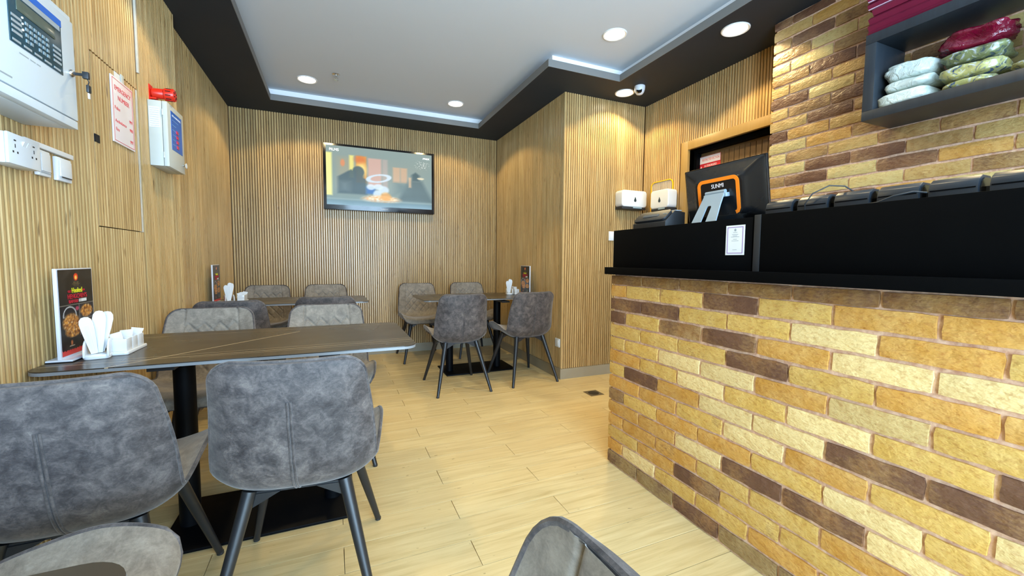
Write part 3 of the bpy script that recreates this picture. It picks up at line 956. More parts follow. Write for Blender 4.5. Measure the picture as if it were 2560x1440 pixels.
def table_set(name, x, y, z, hx, hy, hdeg):
    napkin_holder('white napkin holder on ' + name, (hx, hy, z), hdeg)
    a = math.radians(hdeg)
    for (dx, dy, ti, le, h, wh) in ((-.008, -.014, -9, 4, .135, 'left'), (.002, -.002, 2, 0, .152, 'middle'), (.004, .014, 9, -4, .148, 'right')):
        px = hx + dx * math.cos(a) - dy * math.sin(a); py = hy + dx * math.sin(a) + dy * math.cos(a)
        napkin(wh + ' one of the three white napkins in the holder on ' + name, (px, py, z + .018), hdeg + 8, ti, .036, h, le)
    sachet_caddy('three-part white porcelain caddy on ' + name, (x, y, z), 0)
    for k, (ti, le) in enumerate(((-16, 2), (-2, 0), (13, -3))):
        sachet(('nearest', 'middle', 'farthest')[k] + ' paper sachet standing in the caddy on ' + name, (x + .002, y - .050 + k * .0515, z + .020), 14 + 6 * k, ti, le)
table_set('the nearest table', -.742, 2.06, TZ, -.788, 1.962, 12)
table_set('the middle table', -.735, 4.27, .752, -.815, 4.175, 20)
table_set('the right-hand table', 1.885, 4.31, .75, 1.80, 4.26, -12)

# ------------------------------------------------------------------ left wall fittings
M_PANEL = plain('pale_blue_grey_enamel', rgb(206, 218, 228), .35, var=.02)
M_TEAL = plain('control_teal', rgb(34, 66, 78), .25)
M_BLUE = plain('blue_label', rgb(24, 96, 190), .35)
M_LCD = plain('lcd_grey', rgb(84, 92, 80), .15, var=.25, sc=40.)
M_KEY = plain('key_grey', rgb(128, 146, 154), .5)
M_PRINTG = plain('grey_print', rgb(150, 160, 166), .6)
M_SEAM = plain('seam_shadow_gap', (.05, .055, .06), .9)
M_SIGN = plain('sign_white_acrylic', rgb(232, 222, 224), .25)
M_SIGNR = plain('sign_red_ink', rgb(206, 40, 52), .5)
# fire alarm panel: local x runs along the wall (+Y of the room), z up from its lower edge
fp = thing('alarm_panel', 'white wall cabinet with keypad display at the upper left edge', 'alarm panel', (XL, 1.61, 1.553), LEFT_RZ)
x0, x1, hh, dd = -.27, .266, .36, .135
MB().box(x0, x1, -dd + .028, 0, 0, hh).build('cabinet', M_PANEL, fp, bevel=.003)
MB().box(x0, x1, -dd, -dd + .026, .028, hh - .018).build('door', M_PANEL, fp, bevel=.004)
MB().box(x0, x1, -dd + .002, -dd + .027, 0, .0255).build('lower_lip', M_PANEL, fp, bevel=.002)
MB().box(x0, x1, -dd + .006, -dd + .027, hh - .0155, hh).build('upper_lip', M_PANEL, fp, bevel=.002)
dx0, dx1, dz0, dz1 = -.045, .19, .147, .312
dsp = MB().box(dx0, dx1, -dd - .002, -dd + .001, dz0, dz1).build('keypad_plate', M_TEAL, fp, bevel=.0006)
MB().box(dx0, dx1, -dd - .0035, -dd - .0018, dz1 - .020, dz1).build('blue_strip', M_BLUE, dsp)
MB().box(dx0 + .01, dx1 - .01, -dd - .004, -dd - .0018, dz1 - .036, dz1 - .021).build('pale_strip', M_PRINTG, dsp)
MB().box(dx0 + .03, dx1 - .035, -dd - .0038, -dd - .0018, dz1 - .072, dz1 - .040).build('screen', M_LCD, dsp, bevel=.0008)
for j in range(4):
    for i in range(6):
        if i == 2 and j == 0: continue
        kx = dx0 + .062 + i * .0185; kz = dz0 + .022 + j * .0155
        MB().box(kx, kx + .012, -dd - .0042, -dd - .0018, kz, kz + .009).build('key', M_KEY, dsp, bevel=.0008)
for i in range(4):
    for (kx, w) in ((dx0 + .008, .04), (dx1 - .046, .038)):
        MB().box(kx, kx + w, -dd - .003, -dd - .0018, dz0 + .026 + i * .014, dz0 + .033 + i * .014).build('indicator_label', M_PRINTG, dsp)
for i in range(3):
    MB().lathe([(.003, 0), (.0028, -.002), (.001, -.003)], 10, (dx0 + .052, -dd - .002, dz0 + .05 + i * .016), 'y').build('lamp', m_emit('panel_led', (.9, 1., .9), 1.5) if i == 0 else plain('led_white', (.8, .85, .8), .3), dsp)
for i in range(5):
    MB().box(dx0 + .008 + i * .045, dx0 + .040 + i * .045, -dd - .003, -dd - .0018, dz0 + .005, dz0 + .011).build('small_print', M_PRINTG, dsp)
MB().box(-.01, .028, -dd - .0006, -dd, .128, .131).box(.034, .058, -dd - .0006, -dd, .128, .131).box(.062, .08, -dd - .0006, -dd, .128, .131).build('small_print', M_PRINTG, fp)
MB().box(-.11, -.045, -dd - .0006, -dd, .048, .052).build('small_print', M_PRINTG, fp)
lk = MB().lathe([(.012, 0), (.012, -.004), (.008, -.009), (.004, -.010)], 16, (.235, -dd, .172), 'y').build('lock', M_CHROME, fp, smooth=True)
MB().box(.232, .238, -dd - .034, -dd - .008, .168, .176).build('key_blade', M_METAL, lk)
MB().box(.229, .241, -dd - .046, -dd - .030, .160, .182).build('key_bow', M_BLACKP, lk, bevel=.002)
MB().tube([(.235, -dd - .040, .162), (.237, -dd - .044, .152), (.239, -dd - .040, .142)], .0016, 6).build('key_ring', M_METAL, lk)
MB().box(.231, .249, -dd - .045, -dd - .037, .118, .142).build('key_tag', M_BLACKP, lk, bevel=.003)
MB().box(.235, .245, -dd - .043, -dd - .039, .098, .117).build('tag_tip', M_WHITE, lk, bevel=.002)
# double socket with its surface boxes, trunking and two switches
so = thing('double_socket', 'double mains socket with rocker switches on the slatted left wall', 'socket', (XL, 1.770, 1.402), LEFT_RZ)
MB().box(-.072, .072, -.043, 0, 0, .090).build('back_box', M_WHITE, so, bevel=.004)
pl_ = MB().box(-.073, .073, -.052, -.0435, .0, .0905).build('face_plate', M_WHITE, so, bevel=.004)
for cx in (-.044, .040):
    for (ax, az, w, h) in ((0, .070, .009, .004), (0, .054, .003, .011), (-.0095, .036, .0055, .006), (.0095, .036, .0055, .006)):
        MB().box(cx + ax - w/2, cx + ax + w/2, -.0525, -.0515, az - h/2, az + h/2).build('pin_slot', M_BLACKP, pl_)
for cx in (-.012, .006):
    MB().prism([(-.0515, .058), (-.058, .074), (-.0515, .074)], cx, cx + .014, 'x').build('rocker', M_WHITE, pl_)
tr = MB().box(0, .270, -.014, 0, 0, .017).build('cable_trunking', M_WHITE, None, (XL, 1.852, 1.494), (0, 0, LEFT_RZ), bevel=.002)
tag(tr, 'thin white cable trunking above the two wall switches', 'trunking')
def switch(label, yy, zz, w, h, slot):
    t = thing('wall_switch', label, 'switch', (XL, yy, zz), LEFT_RZ, 'white wall switches')
    MB().box(-w/2, w/2, -.014, 0, 0, h).build('plate', M_WHITE, t, bevel=.004)
    MB().box(-w/2 + .008, w/2 - .008, -.0185, -.0142, .016, h - .010).build('rocker', M_WHITE, t, bevel=.003)
    if slot: MB().box(-w/2 + .014, w/2 - .012, -.019, -.0175, .012, .0155).build('slot', M_BLACKP, t)
    else: MB().box(-w/2 + .006, w/2 - .004, -.0165, -.0145, .0105, .012).build('slot', M_PRINTG, t)
switch('plain white blank switch touching the double socket', 1.945, 1.403, .064, .086, False)
switch('white switch with a dark slot, rightmost below the trunking', 2.060, 1.403, .086, .084, True)
# emergency number sign
es = thing('emergency_sign', 'white emergency number sign with red lettering', 'sign', (XL + .002, 2.583, 1.655), LEFT_RZ)
MB().box(-.109, .109, -.006, 0, 0, .296).build('plate', M_SIGN, es, bevel=.001)
b = MB()
for (a0, a1, c0, c1) in ((-.101, .101, .286, .288), (-.101, .101, .008, .010), (-.101, -.099, .01, .286), (.099, .101, .01, .286)): b.box(a0, a1, -.0066, -.0058, c0, c1)
b.build('border', M_SIGNR, es)
for (s, x, z, sz, w, al) in (('EMERGENCY', 0, .248, .03, .165, 'CENTER'), ('NUMBER', .005, .208, .03, .115, 'CENTER'), ('Police', -.088, .158, .022, None, 'LEFT'), ('999', .09, .132, .022, None, 'RIGHT'),
                             ('Ambulance', -.088, .100, .021, .112, 'LEFT'), ('998', .09, .092, .022, None, 'RIGHT'), ('Fire', -.086, .062, .022, None, 'LEFT'), ('997', .09, .036, .022, None, 'RIGHT')):
    text('lettering', s, sz, M_SIGNR, es, (x, -.0062, z), w=w, align=al)
tag(MB().box(-.026, .026, -.003, 0, 0, .028).build('paper_sticker', M_PAPER, None, (XL, 2.552, 1.953), (0, 0, LEFT_RZ)), 'small cream sticker above the emergency sign, left of the grey tab', 'sticker')
tag(MB().box(-.014, .014, -.005, 0, 0, .040).build('grey_tab', M_GREYBOX, None, (XL, 2.600, 1.951), (0, 0, LEFT_RZ), bevel=.001), 'small grey tab above the emergency sign', 'tab')
# access hatch
ha = thing('access_hatch', 'slatted access hatch with white edges in the left wall', 'hatch', (XL - SD, 2.312, 1.262), LEFT_RZ)
MB().box(.006, .462, .0, .004, 0, .72).build('hatch_panel', M_BACK, ha)
for i in range(18):
    o = put('slat', slat_mesh(.716, SW), M_SLAT, ha, (.022 + i * .0238, -.001, .002)); q = .9 + .08 * ((i * 7) % 5) / 4
    o.color = (q, q * .98, q * .95, 1)
MB().box(.001, .007, -.011, .0, 0, .72).build('edge_strip', plain('worn_white_edge', rgb(196, 188, 172), .7, var=.2, sc=30.), ha)
MB().box(.440, .446, -.0105, .0, 0, .72).box(.450, .463, -.012, .0, 0, .72).build('edge_strip', plain('worn_white_edge', rgb(196, 188, 172)), ha)
MB().box(.008, .045, -.0150, -.0102, .352, .384).build('finger_hole', M_DARKHOLE, ha)
tag(MB().box(-.008, .008, -.010, 0, 0, HS - 2.075).build('conduit', plain('worn_white_edge', rgb(196, 188, 172)), None, (XL, 2.782, 2.073), (0, 0, LEFT_RZ), bevel=.002), 'thin white vertical conduit running up the left wall to the soffit', 'conduit')
# control box and siren
cb = thing('control_box', 'grey steel control box with a bright blue front label', 'control box', (XL, 2.90, 1.635), LEFT_RZ)
MB().box(0, .265, -.060, 0, 0, .35).build('box_body', M_GREYBOX, cb, bevel=.003)
dr = MB().box(0, .265, -.085, -.062, 0, .35).build('box_door', M_GREYBOX, cb, bevel=.003)
MB().box(.053, .228, -.0865, -.0848, .105, .318).build('blue_label', M_BLUE, dr)
text('lettering', 'FIRE ALARM PANEL', .014, M_PAPER, dr, (.14, -.0868, .296), w=.14)
for i in range(6): MB().box(.068, .068 + (.10, .06, .09, .07, .05, .08)[i], -.0872, -.0862, .270 - i * .027, .273 - i * .027).build('small_print', plain('pale_blue_print', rgb(110, 160, 220), .6), dr)
for i in range(4):
    MB().box(.126, .160, -.0895, -.0862, .196 - i * .028 + .012, .214 - i * .028 + .012).build('red_button', plain('magenta_red', rgb(190, 26, 84), .3), dr, bevel=.001)
MB().lathe([(.007, 0), (.007, -.005), (.004, -.008)], 14, (.238, -.085, .052), 'y').build('lock', M_CHROME, dr, smooth=True)
MB().lathe([(.014, -.012), (.016, -.014), (.014, -.016)], 16, (.240, -.085, .050), 'y').build('key_head', M_WHITE, dr, smooth=True)
for zz in (.06, .29): MB().tube([(-.002, -.064, zz - .016), (-.002, -.064, zz + .016)], .004, 8).build('hinge', M_GREYBOX, cb)
pp = MB().box(-.0012, 0, -.052, -.004, .205, .315).build('paper_form', M_PAPER, cb)
for i in range(9): MB().box(-.0018, -.0011, -.048, -.008, .213 + i * .0115, .2142 + i * .0115).build('ruled_line', M_PRINTG, pp)
si = thing('siren', 'red motor siren mounted above the grey control box', 'siren', (XL, 2.95, 2.035), LEFT_RZ)
MB().box(-.024, .024, -.004, 0, -.04, .04).box(-.016, .016, -.03, -.004, -.034, -.026).build('bracket', M_RED, si)
MB().lathe([(.018, -.004), (.026, -.012), (.027, -.06), (.024, -.064)], 24, (0, 0, 0), 'y').build('motor_housing', M_RED, si, smooth=True)
hd = MB().lathe([(.026, -.062), (.033, -.066), (.034, -.104), (.031, -.110), (.012, -.112)], 24, (0, 0, 0), 'y').build('horn_head', M_RED, si, smooth=True)
for k in range(10):
    a = 2 * PI * k / 10
    MB().box(-.002, .002, -.098, -.074, .0325, .0348).xform(Matrix.Rotation(a, 4, 'Y')).build('vent_slot', M_DARKHOLE, hd)
for k in range(6):
    MB().box(-.002, .002, -.1128, -.110, .010, .025).xform(Matrix.Rotation(2 * PI * k / 6, 4, 'Y')).build('vent_slot', M_DARKHOLE, hd)

# ------------------------------------------------------------------ small wall, floor and ceiling fittings on the right
def wall_plate(name, label, cat, loc, rz, w, h):
    t = thing(name, label, cat, loc, rz)
    MB().box(-w/2, w/2, -.010, 0, -h/2, h/2).build('plate', M_WHITE, t, bevel=.003)
    MB().box(-w/2 + .012, w/2 - .012, -.0135, -.0102, -h/2 + .012, h/2 - .012).build('insert', M_WHITE, t, bevel=.002)
wall_plate('wall_socket', 'small white socket low on the slatted pier near the skirting', 'socket', (XN, 3.462, .343), RIGHT_RZ, .082, .082)
wall_plate('wall_switch_plate', 'white switch plate on the pier half hidden by the black counter top', 'switch', (2.535, YP, 1.376), 0, .09, .09)
dn = thing('floor_drain', 'small square floor drain in the aisle near the pier', 'drain', (2.03, 2.93, 0))
MB().box(-.065, .065, -.065, .065, 0, .0015).build('drain_frame', plain('aged_steel', rgb(128, 116, 94), .45, .6), dn)
MB().lathe([(.046, .0015), (.046, .003), (.040, .0032)], 24).build('drain_grate', plain('dark_steel', rgb(60, 56, 50), .5, .5), dn)
cm = thing('security_camera', 'white dome security camera under the dark soffit', 'camera', (2.516, 3.03, HS))
MB().lathe([(.046, 0), (.047, -.012), (.045, -.03), (.038, -.052), (.026, -.068), (.012, -.074)], 28).build('dome', M_WHITE, cm, smooth=True)
MB().lathe([(.024, -.012), (.022, .004), (.014, .010), (.004, .012)], 20).xform(Matrix.Translation((-.021, -.022, -.052)) @ Matrix.Rotation(math.radians(-122), 4, Vector((.7, -.7, 0)))).build('lens', M_BLACKG, cm, smooth=True)
sp = thing('sprinkler', 'small chrome fire sprinkler head on the pale ceiling', 'sprinkler', (.058, 4.21, HC))
MB().lathe([(.034, 0), (.034, -.003), (.028, -.007), (.012, -.008)], 24).build('escutcheon', M_CHROME, sp, smooth=True)
MB().lathe([(.009, -.006), (.009, -.022), (.005, -.026)], 12).build('nozzle', M_CHROME, sp, smooth=True)
fr_ = MB()
for sx in (-1, 1): fr_.tube([(sx * .008, 0, -.02), (sx * .014, 0, -.034), (sx * .004, 0, -.05)], .0022, 6)
fr_.build('frame_arms', M_CHROME, sp, smooth=True)
MB().lathe([(.018, -.050), (.019, -.052), (.004, -.054)], 18).build('deflector', M_CHROME, sp, smooth=True)
# hand-towel and soap dispensers
M_DROP = plain('dispenser_window', rgb(36, 52, 58), .15)
def dispenser(label, loc, rz, w, h, d):
    t = thing('dispenser', label, 'dispenser', loc, rz, 'white wall dispensers')
    MB().prism(rrect(-w/2, w/2, .022, h, .030, 6), -d, -.004, 'y').build('cover', M_WHITE, t, bevel=.010, seg=3)
    MB().box(-w/2 + .006, w/2 - .006, -d + .006, 0, 0, .024).build('tray', M_BLACKP, t, bevel=.004)
    MB().box(-w * .05, w * .30, -d + .002, -d + .012, .010, .024).build('lip', plain('clear_grey_plastic', rgb(140, 160, 170), .2), t)
    cx, cz = w * .02, h * .50
    pts = [(cx + .014 * math.cos(a), cz - .006 + .014 * math.sin(a)) for a in [math.radians(150 + k * 240 / 14) for k in range(15)]] + [(cx, cz + .030)]
    MB().prism(pts, -d - .002, -d + .003, 'y').build('drop_window', M_DROP, t)
    return t
dispenser('wide white paper-towel dispenser on the slatted pier', (2.705, YP, 1.635), 0, .30, .18, .115)
dispenser('white soap dispenser on a clear backing, nearer the door', (XD - .010, 3.04, 1.60), RIGHT_RZ, .23, .19, .11)
ap = thing('splash_plate', 'clear splash plate with yellow rim behind the soap dispenser', 'plate', (XD, 3.135, 1.60), RIGHT_RZ)
ins = list(reversed(rrect(-.137, .137, .008, .292, .042, 6)))
outr = rrect(-.145, .145, 0, .30, .05, 6)
MB().prism(ins, -.005, -.001, 'y').build('clear_sheet', m_film('clear_acrylic', (.75, .78, .80), .18, .08), ap)
rim = MB(); n = len(outr); inn = list(reversed(ins))
rim.grid([[(p[0], -.009, p[1]) for p in outr] , [(p[0], -.009, p[1]) for p in inn]], wrap=True)
rim.grid([[(p[0], 0, p[1]) for p in outr], [(p[0], -.009, p[1]) for p in outr]], wrap=True)
rim.grid([[(p[0], -.009, p[1]) for p in inn], [(p[0], 0, p[1]) for p in inn]], wrap=True)
rim.build('yellow_rim', plain('amber_yellow_edge', rgb(236, 186, 30), .3), ap)
# sign on the door
ds = thing('door_sign', 'red and white warning sticker on the dark door above the monitor', 'sign', (3.0095, 2.690, 1.86), RIGHT_RZ)
MB().box(-.112, .112, -.002, 0, 0, .19).build('sticker', M_SIGNR, ds)
MB().box(-.110, .110, -.0028, -.0018, .128, .188).build('white_band', M_SIGN, ds)
for (s, z, sz, w, m_) in (('RESTRICTED SECTION', .158, .028, .175, M_SIGNR), ('AUTHORIZED', .104, .026, .13, M_SIGN), ('PERSONNEL ONLY', .070, .026, .15, M_SIGN)):
    text('lettering', s, sz, m_, ds, (.012, -.0030, z), w=w)
MB().prism([(-.1, .075), (-.07, .075), (-.085, .11)], -.0032, -.0018, 'y').build('pictogram', M_SIGN, ds)

# ------------------------------------------------------------------ counter top, black cabinets and equipment
ct = MB().box(-.047, .55, -1.55, 1.535, 1.060, 1.098).build('service_ledge', M_BLACK, None, (CX, .35, 0), bevel=.003)
tag(ct, 'long black ledge running along the top of the brick counter', 'ledge')
c1 = thing('counter_cabinet', 'black upstand cabinet with a paper notice under the monitor', 'cabinet', (1.412, 1.055, 1.098))
MB().box(0, .02, .004, .825, 0, .198).build('front_panel', M_BLACK, c1, bevel=.001)
MB().box(.02, .46, .004, .825, 0, .196).build('carcass', M_BLACK, c1)
c2 = thing('counter_cabinet', 'long black upstand cabinet carrying the row of devices', 'cabinet', (1.408, 1.050, 1.098))
MB().box(0, .02, -2.2, -.026, 0, .204).build('front_panel', M_BLACK, c2, bevel=.001)
MB().box(-.001, .02, -.025, 0, 0, .204).build('edge_panel', M_BLACKP, c2, bevel=.001)
MB().box(.02, .42, -2.2, 0, 0, .200).build('carcass', M_BLACK, c2)
M_VIO = plain('violet_print', rgb(150, 126, 176), .6)
nt = thing('paper_notice', 'white paper notice with violet border on the black cabinet', 'notice', (1.4115, 1.129, 1.158), RIGHT_RZ)
MB().box(-.0405, .0405, -.0008, 0, 0, .113).build('sheet', M_PAPER, nt)
b = MB()
for (a0, a1, d0, d1) in ((-.034, .034, .104, .107), (-.034, .034, .006, .009), (-.034, -.031, .009, .104), (.031, .034, .009, .104)): b.box(a0, a1, -.0013, -.0007, d0, d1)
b.build('border', M_VIO, nt)
for (zz, w) in ((.086, .018), (.078, .026), (.073, .018), (.069, .036), (.060, .016), (.054, .030), (.020, .018)): MB().box(-w/2, w/2, -.0012, -.0007, zz - .0008, zz + .0008).build('printed_line', M_PRINTG, nt)
MB().lathe([(.005, -.0008), (.0048, -.0012)], 16, (0, 0, .095), 'y').build('emblem', M_PRINTG, nt)
# point-of-sale monitor (its back is towards the room)
mo = thing('pos_monitor', 'black point-of-sale monitor with an orange outline on its back', 'monitor', (1.60, 1.345, 1.296), RIGHT_RZ)
T = Matrix.Translation((0, .018, .014)) @ Matrix.Rotation(math.radians(9), 4, 'X')
w2, h2 = .207, .256
MB().box(-w2, w2, -.004, .010, 0, h2).xform(T).build('screen_slab', M_BLACKG, mo, bevel=.004)
m = MB()
def ring(wx, z0, z1, y, r): return [(p[0], y, p[1]) for p in rrect(-wx, wx, z0, z1, r, 5)]
m.grid([ring(w2 - .004, .004, h2 - .004, -.004, .012), ring(w2 - .018, .016, h2 - .016, -.014, .02), ring(.145, .03, .208, -.020, .03), ring(.132, .03, .198, -.032, .03), ring(.118, .032, .190, -.036, .026)], wrap=True)
rl = ring(.118, .032, .190, -.036, .026); m.v += rl; m.f.append(tuple(range(len(m.v) - len(rl), len(m.v))))
m.xform(T).build('rear_housing', plain('satin_black_housing', (.006, .007, .009), .26), mo, smooth=True)
def ribbon(path, w, y0, y1):
    L, R = [], []
    for i, p in enumerate(path):
        a, b = path[max(i-1, 0)], path[min(i+1, len(path)-1)]
        tx, tz = b[0] - a[0], b[1] - a[1]; q = math.hypot(tx, tz); nx, nz = -tz / q, tx / q
        L.append((p[0] + nx * w/2, p[1] + nz * w/2)); R.append((p[0] - nx * w/2, p[1] - nz * w/2))
    g = MB()
    g.grid([[(p[0], y0, p[1]) for p in L], [(p[0], y0, p[1]) for p in R]])
    g.grid([[(p[0], y1, p[1]) for p in L], [(p[0], y0, p[1]) for p in L]]); g.grid([[(p[0], y0, p[1]) for p in R], [(p[0], y1, p[1]) for p in R]])
    return g
rr_ = .022
pth = [(-.097, .030), (-.099, .10)] + [(-.099 + rr_ - rr_ * math.cos(a), .168 - rr_ + rr_ * math.sin(a)) for a in [PI/2 * k / 6 for k in range(7)]] + [(.099 - rr_ + rr_ * math.sin(a), .168 - rr_ + rr_ * math.cos(a)) for a in [PI/2 * k / 6 for k in range(7)]] + [(.099, .06), (.099, .035), (.094, .024), (.084, .020)]
ribbon([(x, z + .020) for x, z in pth], .0155, -.0385, -.035).xform(T).build('orange_outline', plain('orange_trim', rgb(250, 134, 30), .35), mo)
lg_ = text('lettering', 'SUNMI', .026, M_SIGN, mo, (0, 0, 0), w=.062)
lg_.data.transform(T @ Matrix.Translation((0, -.0368, .161)))
M_STAND = plain('silver_blue_stand', rgb(150, 166, 178), .4, .2)
hg = MB().box(-.058, .058, -.060, -.034, .110, .128).xform(T).build('hinge_block', M_STAND, mo, bevel=.003)
MB().tube([(-.05, -.052, .138), (.05, -.052, .138)], .009, 12).build('hinge_barrel', M_STAND, mo, smooth=True)
m = MB()
def sl(zlo, zhi): pass
top_y, top_z, bot_y, bot_z = -.055, .132, -.118, .004
def SP(x, k): return (x, top_y + (bot_y - top_y) * k, top_z + (bot_z - top_z) * k)
oo = [(-.05, 0), (.05, 0), (.06, 1), (-.06, 1)]
q = MB()
slot = [(-.013, .40), (.013, .40), (.013, 1.), (-.013, 1.)]
for off in (0, -.006):
    b0 = len(q.v)
    for (x, k) in ((-.05, 0), (.05, 0), (.0545, .42), (.066, 1), (.014, 1), (.013, .47), (.009, .42), (-.009, .42), (-.013, .47), (-.014, 1), (-.062, 1), (-.0545, .42)):
        p = SP(x, k); q.v.append((p[0], p[1] + off, p[2]))
    fa = [(0, 1, 2, 6, 7, 11), (2, 3, 4, 5, 6), (11, 7, 8, 9, 10)]
    for f in fa: q.f.append(tuple(b0 + i for i in (f if off else reversed(f))))
for i in range(12): q.f.append((i, (i + 1) % 12, 12 + (i + 1) % 12, 12 + i))
q.build('stand', M_STAND, mo)
MB().box(-.075, .075, -.125, .06, 0, .006).build('foot', M_STAND, mo, bevel=.002)
# receipt printer
rp = thing('receipt_printer', 'low black receipt printer with a grey window, left of the monitor', 'printer', (1.55, 1.682, 1.296), RIGHT_RZ)
MB().prism([(-.075, .0), (.05, .0), (.05, .078), (-.015, .085), (-.075, .03)], -.118, .118, 'x').build('casing', M_BLACKP, rp, bevel=.003)
MB().box(-.116, .116, -.010, .03, .0835, .0875).build('rim_light_strip', plain('painted_rim_light', rgb(176, 182, 188), .4), rp, bevel=.001)  # thin pale strip: rim light along the top edge, put in as colour
th = math.atan2(.055, .06)
Tp = Matrix.Translation((0, -.048, .058)) @ Matrix.Rotation(-(PI/2 - th), 4, 'X')
MB().prism(rrect(-.112, .112, -.036, .038, .02, 5), -.010, 0, 'y').xform(Tp).build('front_panel', M_BLACKP, rp, bevel=.002)
MB().prism(rrect(-.062, .050, -.008, .010, .0085, 5), -.0125, -.009, 'y').xform(Tp).build('window', plain('smoke_window', rgb(84, 90, 96), .3), rp)
for dx in (.075, .09): MB().box(dx, dx + .012, -.0115, -.0095, .004, .007).xform(Tp).build('button', M_KEY, rp)
MB().box(-.130, -.1185, -.05, -.02, .004, .018).build('side_port', M_BLACKP, rp)
# row of bevelled black devices
DEV = None
for i, nm in enumerate(('leftmost, next to the monitor', 'second from the monitor', 'third from the monitor', 'fourth from the monitor', 'fifth from the monitor', 'last, at the right picture edge')):
    yy = 1.020 - i * .1155
    if DEV is None:
        DEV = thing('card_terminal', '', 'terminal', (1.52, yy, 1.298), 0, 'row of black devices on the counter')
        prof = [(-.034, 0), (.046, 0), (.046, .040), (.028, .059), (-.014, .059), (-.030, .048), (-.036, .030)]
        MB().prism([(p[0], p[1]) for p in prof], -.050, .046, 'y').build('casing', plain('slate_plastic', (.014, .020, .028), .36), DEV, bevel=.003)
        MB().prism([(-.026, .012), (.036, .012), (.036, .038), (.022, .051), (-.010, .051), (-.022, .042), (-.027, .028)], -.0525, -.049, 'y').build('end_cap', M_BLACKG, DEV)
        MB().box(-.0375, -.034, -.046, .042, .026, .029).build('groove', M_BLACK, DEV)
        MB().box(.0, .04, -.064, -.051, 0, .030).build('connector', M_BLACKP, DEV)
        d = DEV
    else:
        d = copy_tree(DEV); d.location = (1.52, yy, 1.298)
    d['label'] = 'black plastic device with angled edges on the counter, ' + nm
tag(MB().tube([(1.485, .925, 1.301), (1.47, .915, 1.330), (1.475, .895, 1.362), (1.50, .86, 1.384), (1.53, .83, 1.380), (1.55, .815, 1.362), (1.56, .81, 1.340)], .0022, 7).build('thin_cable', M_BLACKP, None, (0, 0, 0), smooth=True), 'thin black cable arching over the second device', 'cable')
tag(MB().tube([(1.425, .725, 1.300), (1.428, .69, 1.304), (1.432, .655, 1.318), (1.45, .62, 1.326), (1.47, .60, 1.322)], .0024, 7).build('short_cable', M_BLACKP, None, (0, 0, 0), smooth=True), 'short black cable lying before the fourth device', 'cable')

# ------------------------------------------------------------------ wall shelf and what is on it
M_SHELF = m_wood_plain('black_wood_grain', (.010, .014, .019), (.028, .037, .047), .42)
SX0, SX1, SY1, SZ0, SZ1, ST = 2.413, XB, 1.256, 1.828, 2.236, .045
sh = thing('wall_shelf', 'black open box shelf on the brick wall', 'shelf', (SX1, SY1, SZ0))
dw = SX1 - SX0
def shelf_board(nm, y0, y1, z0, z1): MB().box(-dw, 0, y0, y1, z0, z1).build(nm, M_SHELF, sh, bevel=.0012)
shelf_board('bottom_board', -1.4, 0, 0, ST); shelf_board('top_board', -1.4, 0, SZ1 - SZ0 - ST, SZ1 - SZ0)
shelf_board('end_board', -ST, 0, ST + .0005, SZ1 - SZ0 - ST - .0005); shelf_board('end_board', -1.4, -1.4 + ST, ST + .0005, SZ1 - SZ0 - ST - .0005)
M_CARTON = plain('burgundy_card', rgb(116, 22, 52), .5, var=.12)
M_CEDGE = plain('card_cut_edge', rgb(206, 176, 196), .7)
rc = random.Random(5)
ORD = ('lowest', 'second lowest', 'third from the bottom', 'fourth from the bottom', 'fifth from the bottom', 'sixth from the bottom', 'seventh from the bottom', 'eighth from the bottom')
for i in range(8):
    z = SZ1 + .0005 + i * .0335
    jy, jx = rc.uniform(-.012, .012), rc.uniform(-.008, .008)
    t = thing('flat_carton', 'folded burgundy carton, ' + ORD[i] + ' in the stack on the black shelf', 'carton', (2.44 + jx, 1.262 + jy, z), 0, 'burgundy cartons on the shelf')
    MB().prism([(0.012, 0), (.215, 0), (.215, .033), (.012, .033), (-.004, .019)], -1.1, 0, 'y').build('folded_card', M_CARTON, t)
    if i in (0, 4, 5, 8): MB().box(.004, .012, -1.1, -.002, .0004, .004).build('cut_edge', M_CEDGE, t)
def lumpy(name, label, cat, c, size, mat, seed, amp=.18, fr=9., group=None, sq=.62, rz=0.):
    """soft crumpled bag: a rounded box pushed in and out by noise"""
    nu, nv = 40, 22
    rows = []
    for j in range(nv + 1):
        ph = -PI/2 + PI * j / nv
        r = []
        for i in range(nu):
            a = 2 * PI * i / nu
            f = lambda v: math.copysign(abs(v) ** sq, v)
            d = Vector((f(math.cos(ph)) * f(math.cos(a)), f(math.cos(ph)) * f(math.sin(a)), f(math.sin(ph))))
            n = noise.noise(Vector((d.x * 1.3 + seed, d.y * 1.3, d.z * 1.3))) + .6 * abs(noise.noise(Vector((d.x * 3 + seed, d.y * 3, d.z * 3 + 4)))) 
            k = 1 - amp * .5 + amp * n
            r.append((d.x * size[0] * k, d.y * size[1] * k, max(-size[2], d.z * size[2] * (k if d.z > 0 else 1))))
        rows.append(r)
    o = MB().grid(rows, wrap=True).build(name, mat, None, c, (0, 0, rz), smooth='full')
    return tag(o, label, cat, group)
M_WBAG = m_film('white_carrier_plastic', rgb(214, 224, 216), 1., .35)
M_MBAG = m_film('burgundy_foil', rgb(112, 12, 40), 1., .16)
M_CBAG = m_film('clear_plastic', (.75, .80, .86), .55, .1)
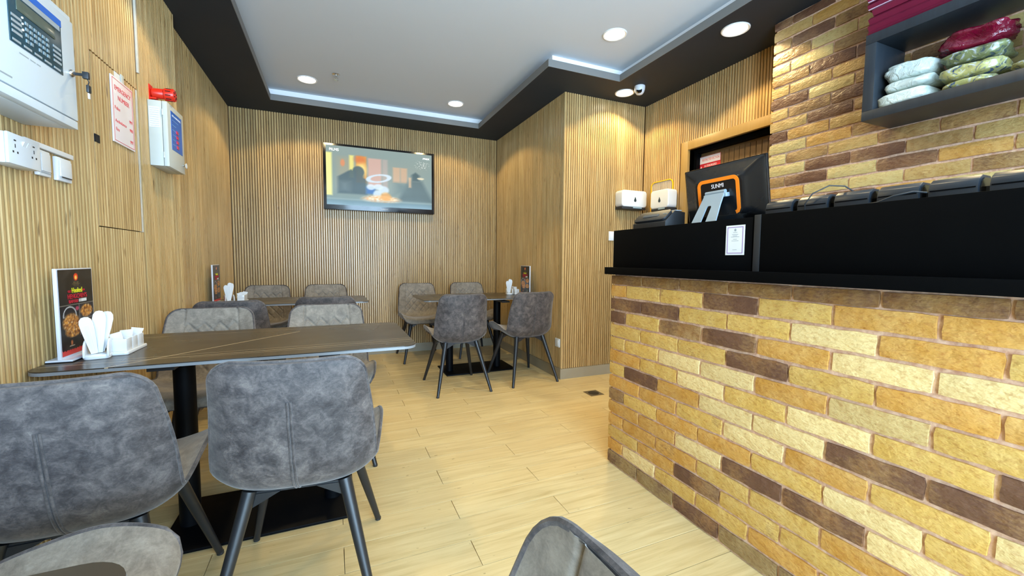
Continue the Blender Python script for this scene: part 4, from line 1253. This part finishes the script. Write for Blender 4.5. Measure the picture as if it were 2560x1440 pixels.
def m_pattern(name, a, b, c):
    t = NT(name)
    n = t.noise(t.obj(), 30., 3., .6, 1.2)
    t.bump(n, .5, .006)
    return t.fin(t.ramp(n, [(.36, a), (.47, b), (.56, b), (.66, c)]), .3)
M_PACK1 = m_pattern('yellow_blue_wrapper', rgb(52, 76, 116), rgb(176, 172, 108), rgb(200, 206, 206))
M_PACK2 = m_pattern('grey_green_wrapper', rgb(66, 80, 84), rgb(120, 126, 84), rgb(176, 182, 186))
zb = SZ0 + ST
g_w = 'white carrier bags on the shelf'
lumpy('carrier_bag', 'lowest white plastic bag in the stack at the left end of the shelf', 'bag', (2.535, 1.118, zb + .034), (.105, .10, .034), M_WBAG, 1., .14, group=g_w, sq=.45)
lumpy('carrier_bag', 'thin middle white plastic bag in the stack at the left end of the shelf', 'bag', (2.53, 1.105, zb + .068 + .024), (.095, .095, .024), M_WBAG, 5., .16, group=g_w, sq=.45)
lumpy('carrier_bag', 'topmost white plastic bag in the stack at the left end of the shelf', 'bag', (2.54, 1.112, zb + .116 + .040), (.10, .098, .040), M_WBAG, 9., .20, group=g_w, sq=.5, rz=.06)
g_p = 'patterned food packets on the shelf'
lumpy('food_packet', 'lowest yellow and blue food packet under the burgundy bag', 'packet', (2.535, .905, zb + .020), (.10, .098, .020), M_PACK1, 14., .2, group=g_p)
lumpy('food_packet', 'middle yellow and blue food packet under the burgundy bag', 'packet', (2.53, .90, zb + .040 + .032), (.10, .10, .032), M_PACK1, 17., .2, group=g_p, rz=.08)
lumpy('food_packet', 'grey-green food packet directly under the burgundy bag', 'packet', (2.535, .895, zb + .104 + .030), (.10, .105, .030), M_PACK2, 21., .2, group=g_p)
lumpy('foil_bag', 'shiny crumpled burgundy foil bag on top of the food packets', 'bag', (2.545, .905, zb + .164 + .050), (.095, .125, .050), M_MBAG, 25., .34, sq=.7)
lumpy('food_packet', 'pale yellow packet under the clear bag at the right picture edge', 'packet', (2.53, .69, zb + .028), (.10, .10, .028), M_PACK1, 31., .2, group=g_p)
lumpy('clear_bag', 'clear plastic bag at the right picture edge of the shelf', 'bag', (2.545, .69, zb + .056 + .10), (.09, .085, .10), M_CBAG, 35., .3, sq=.7)
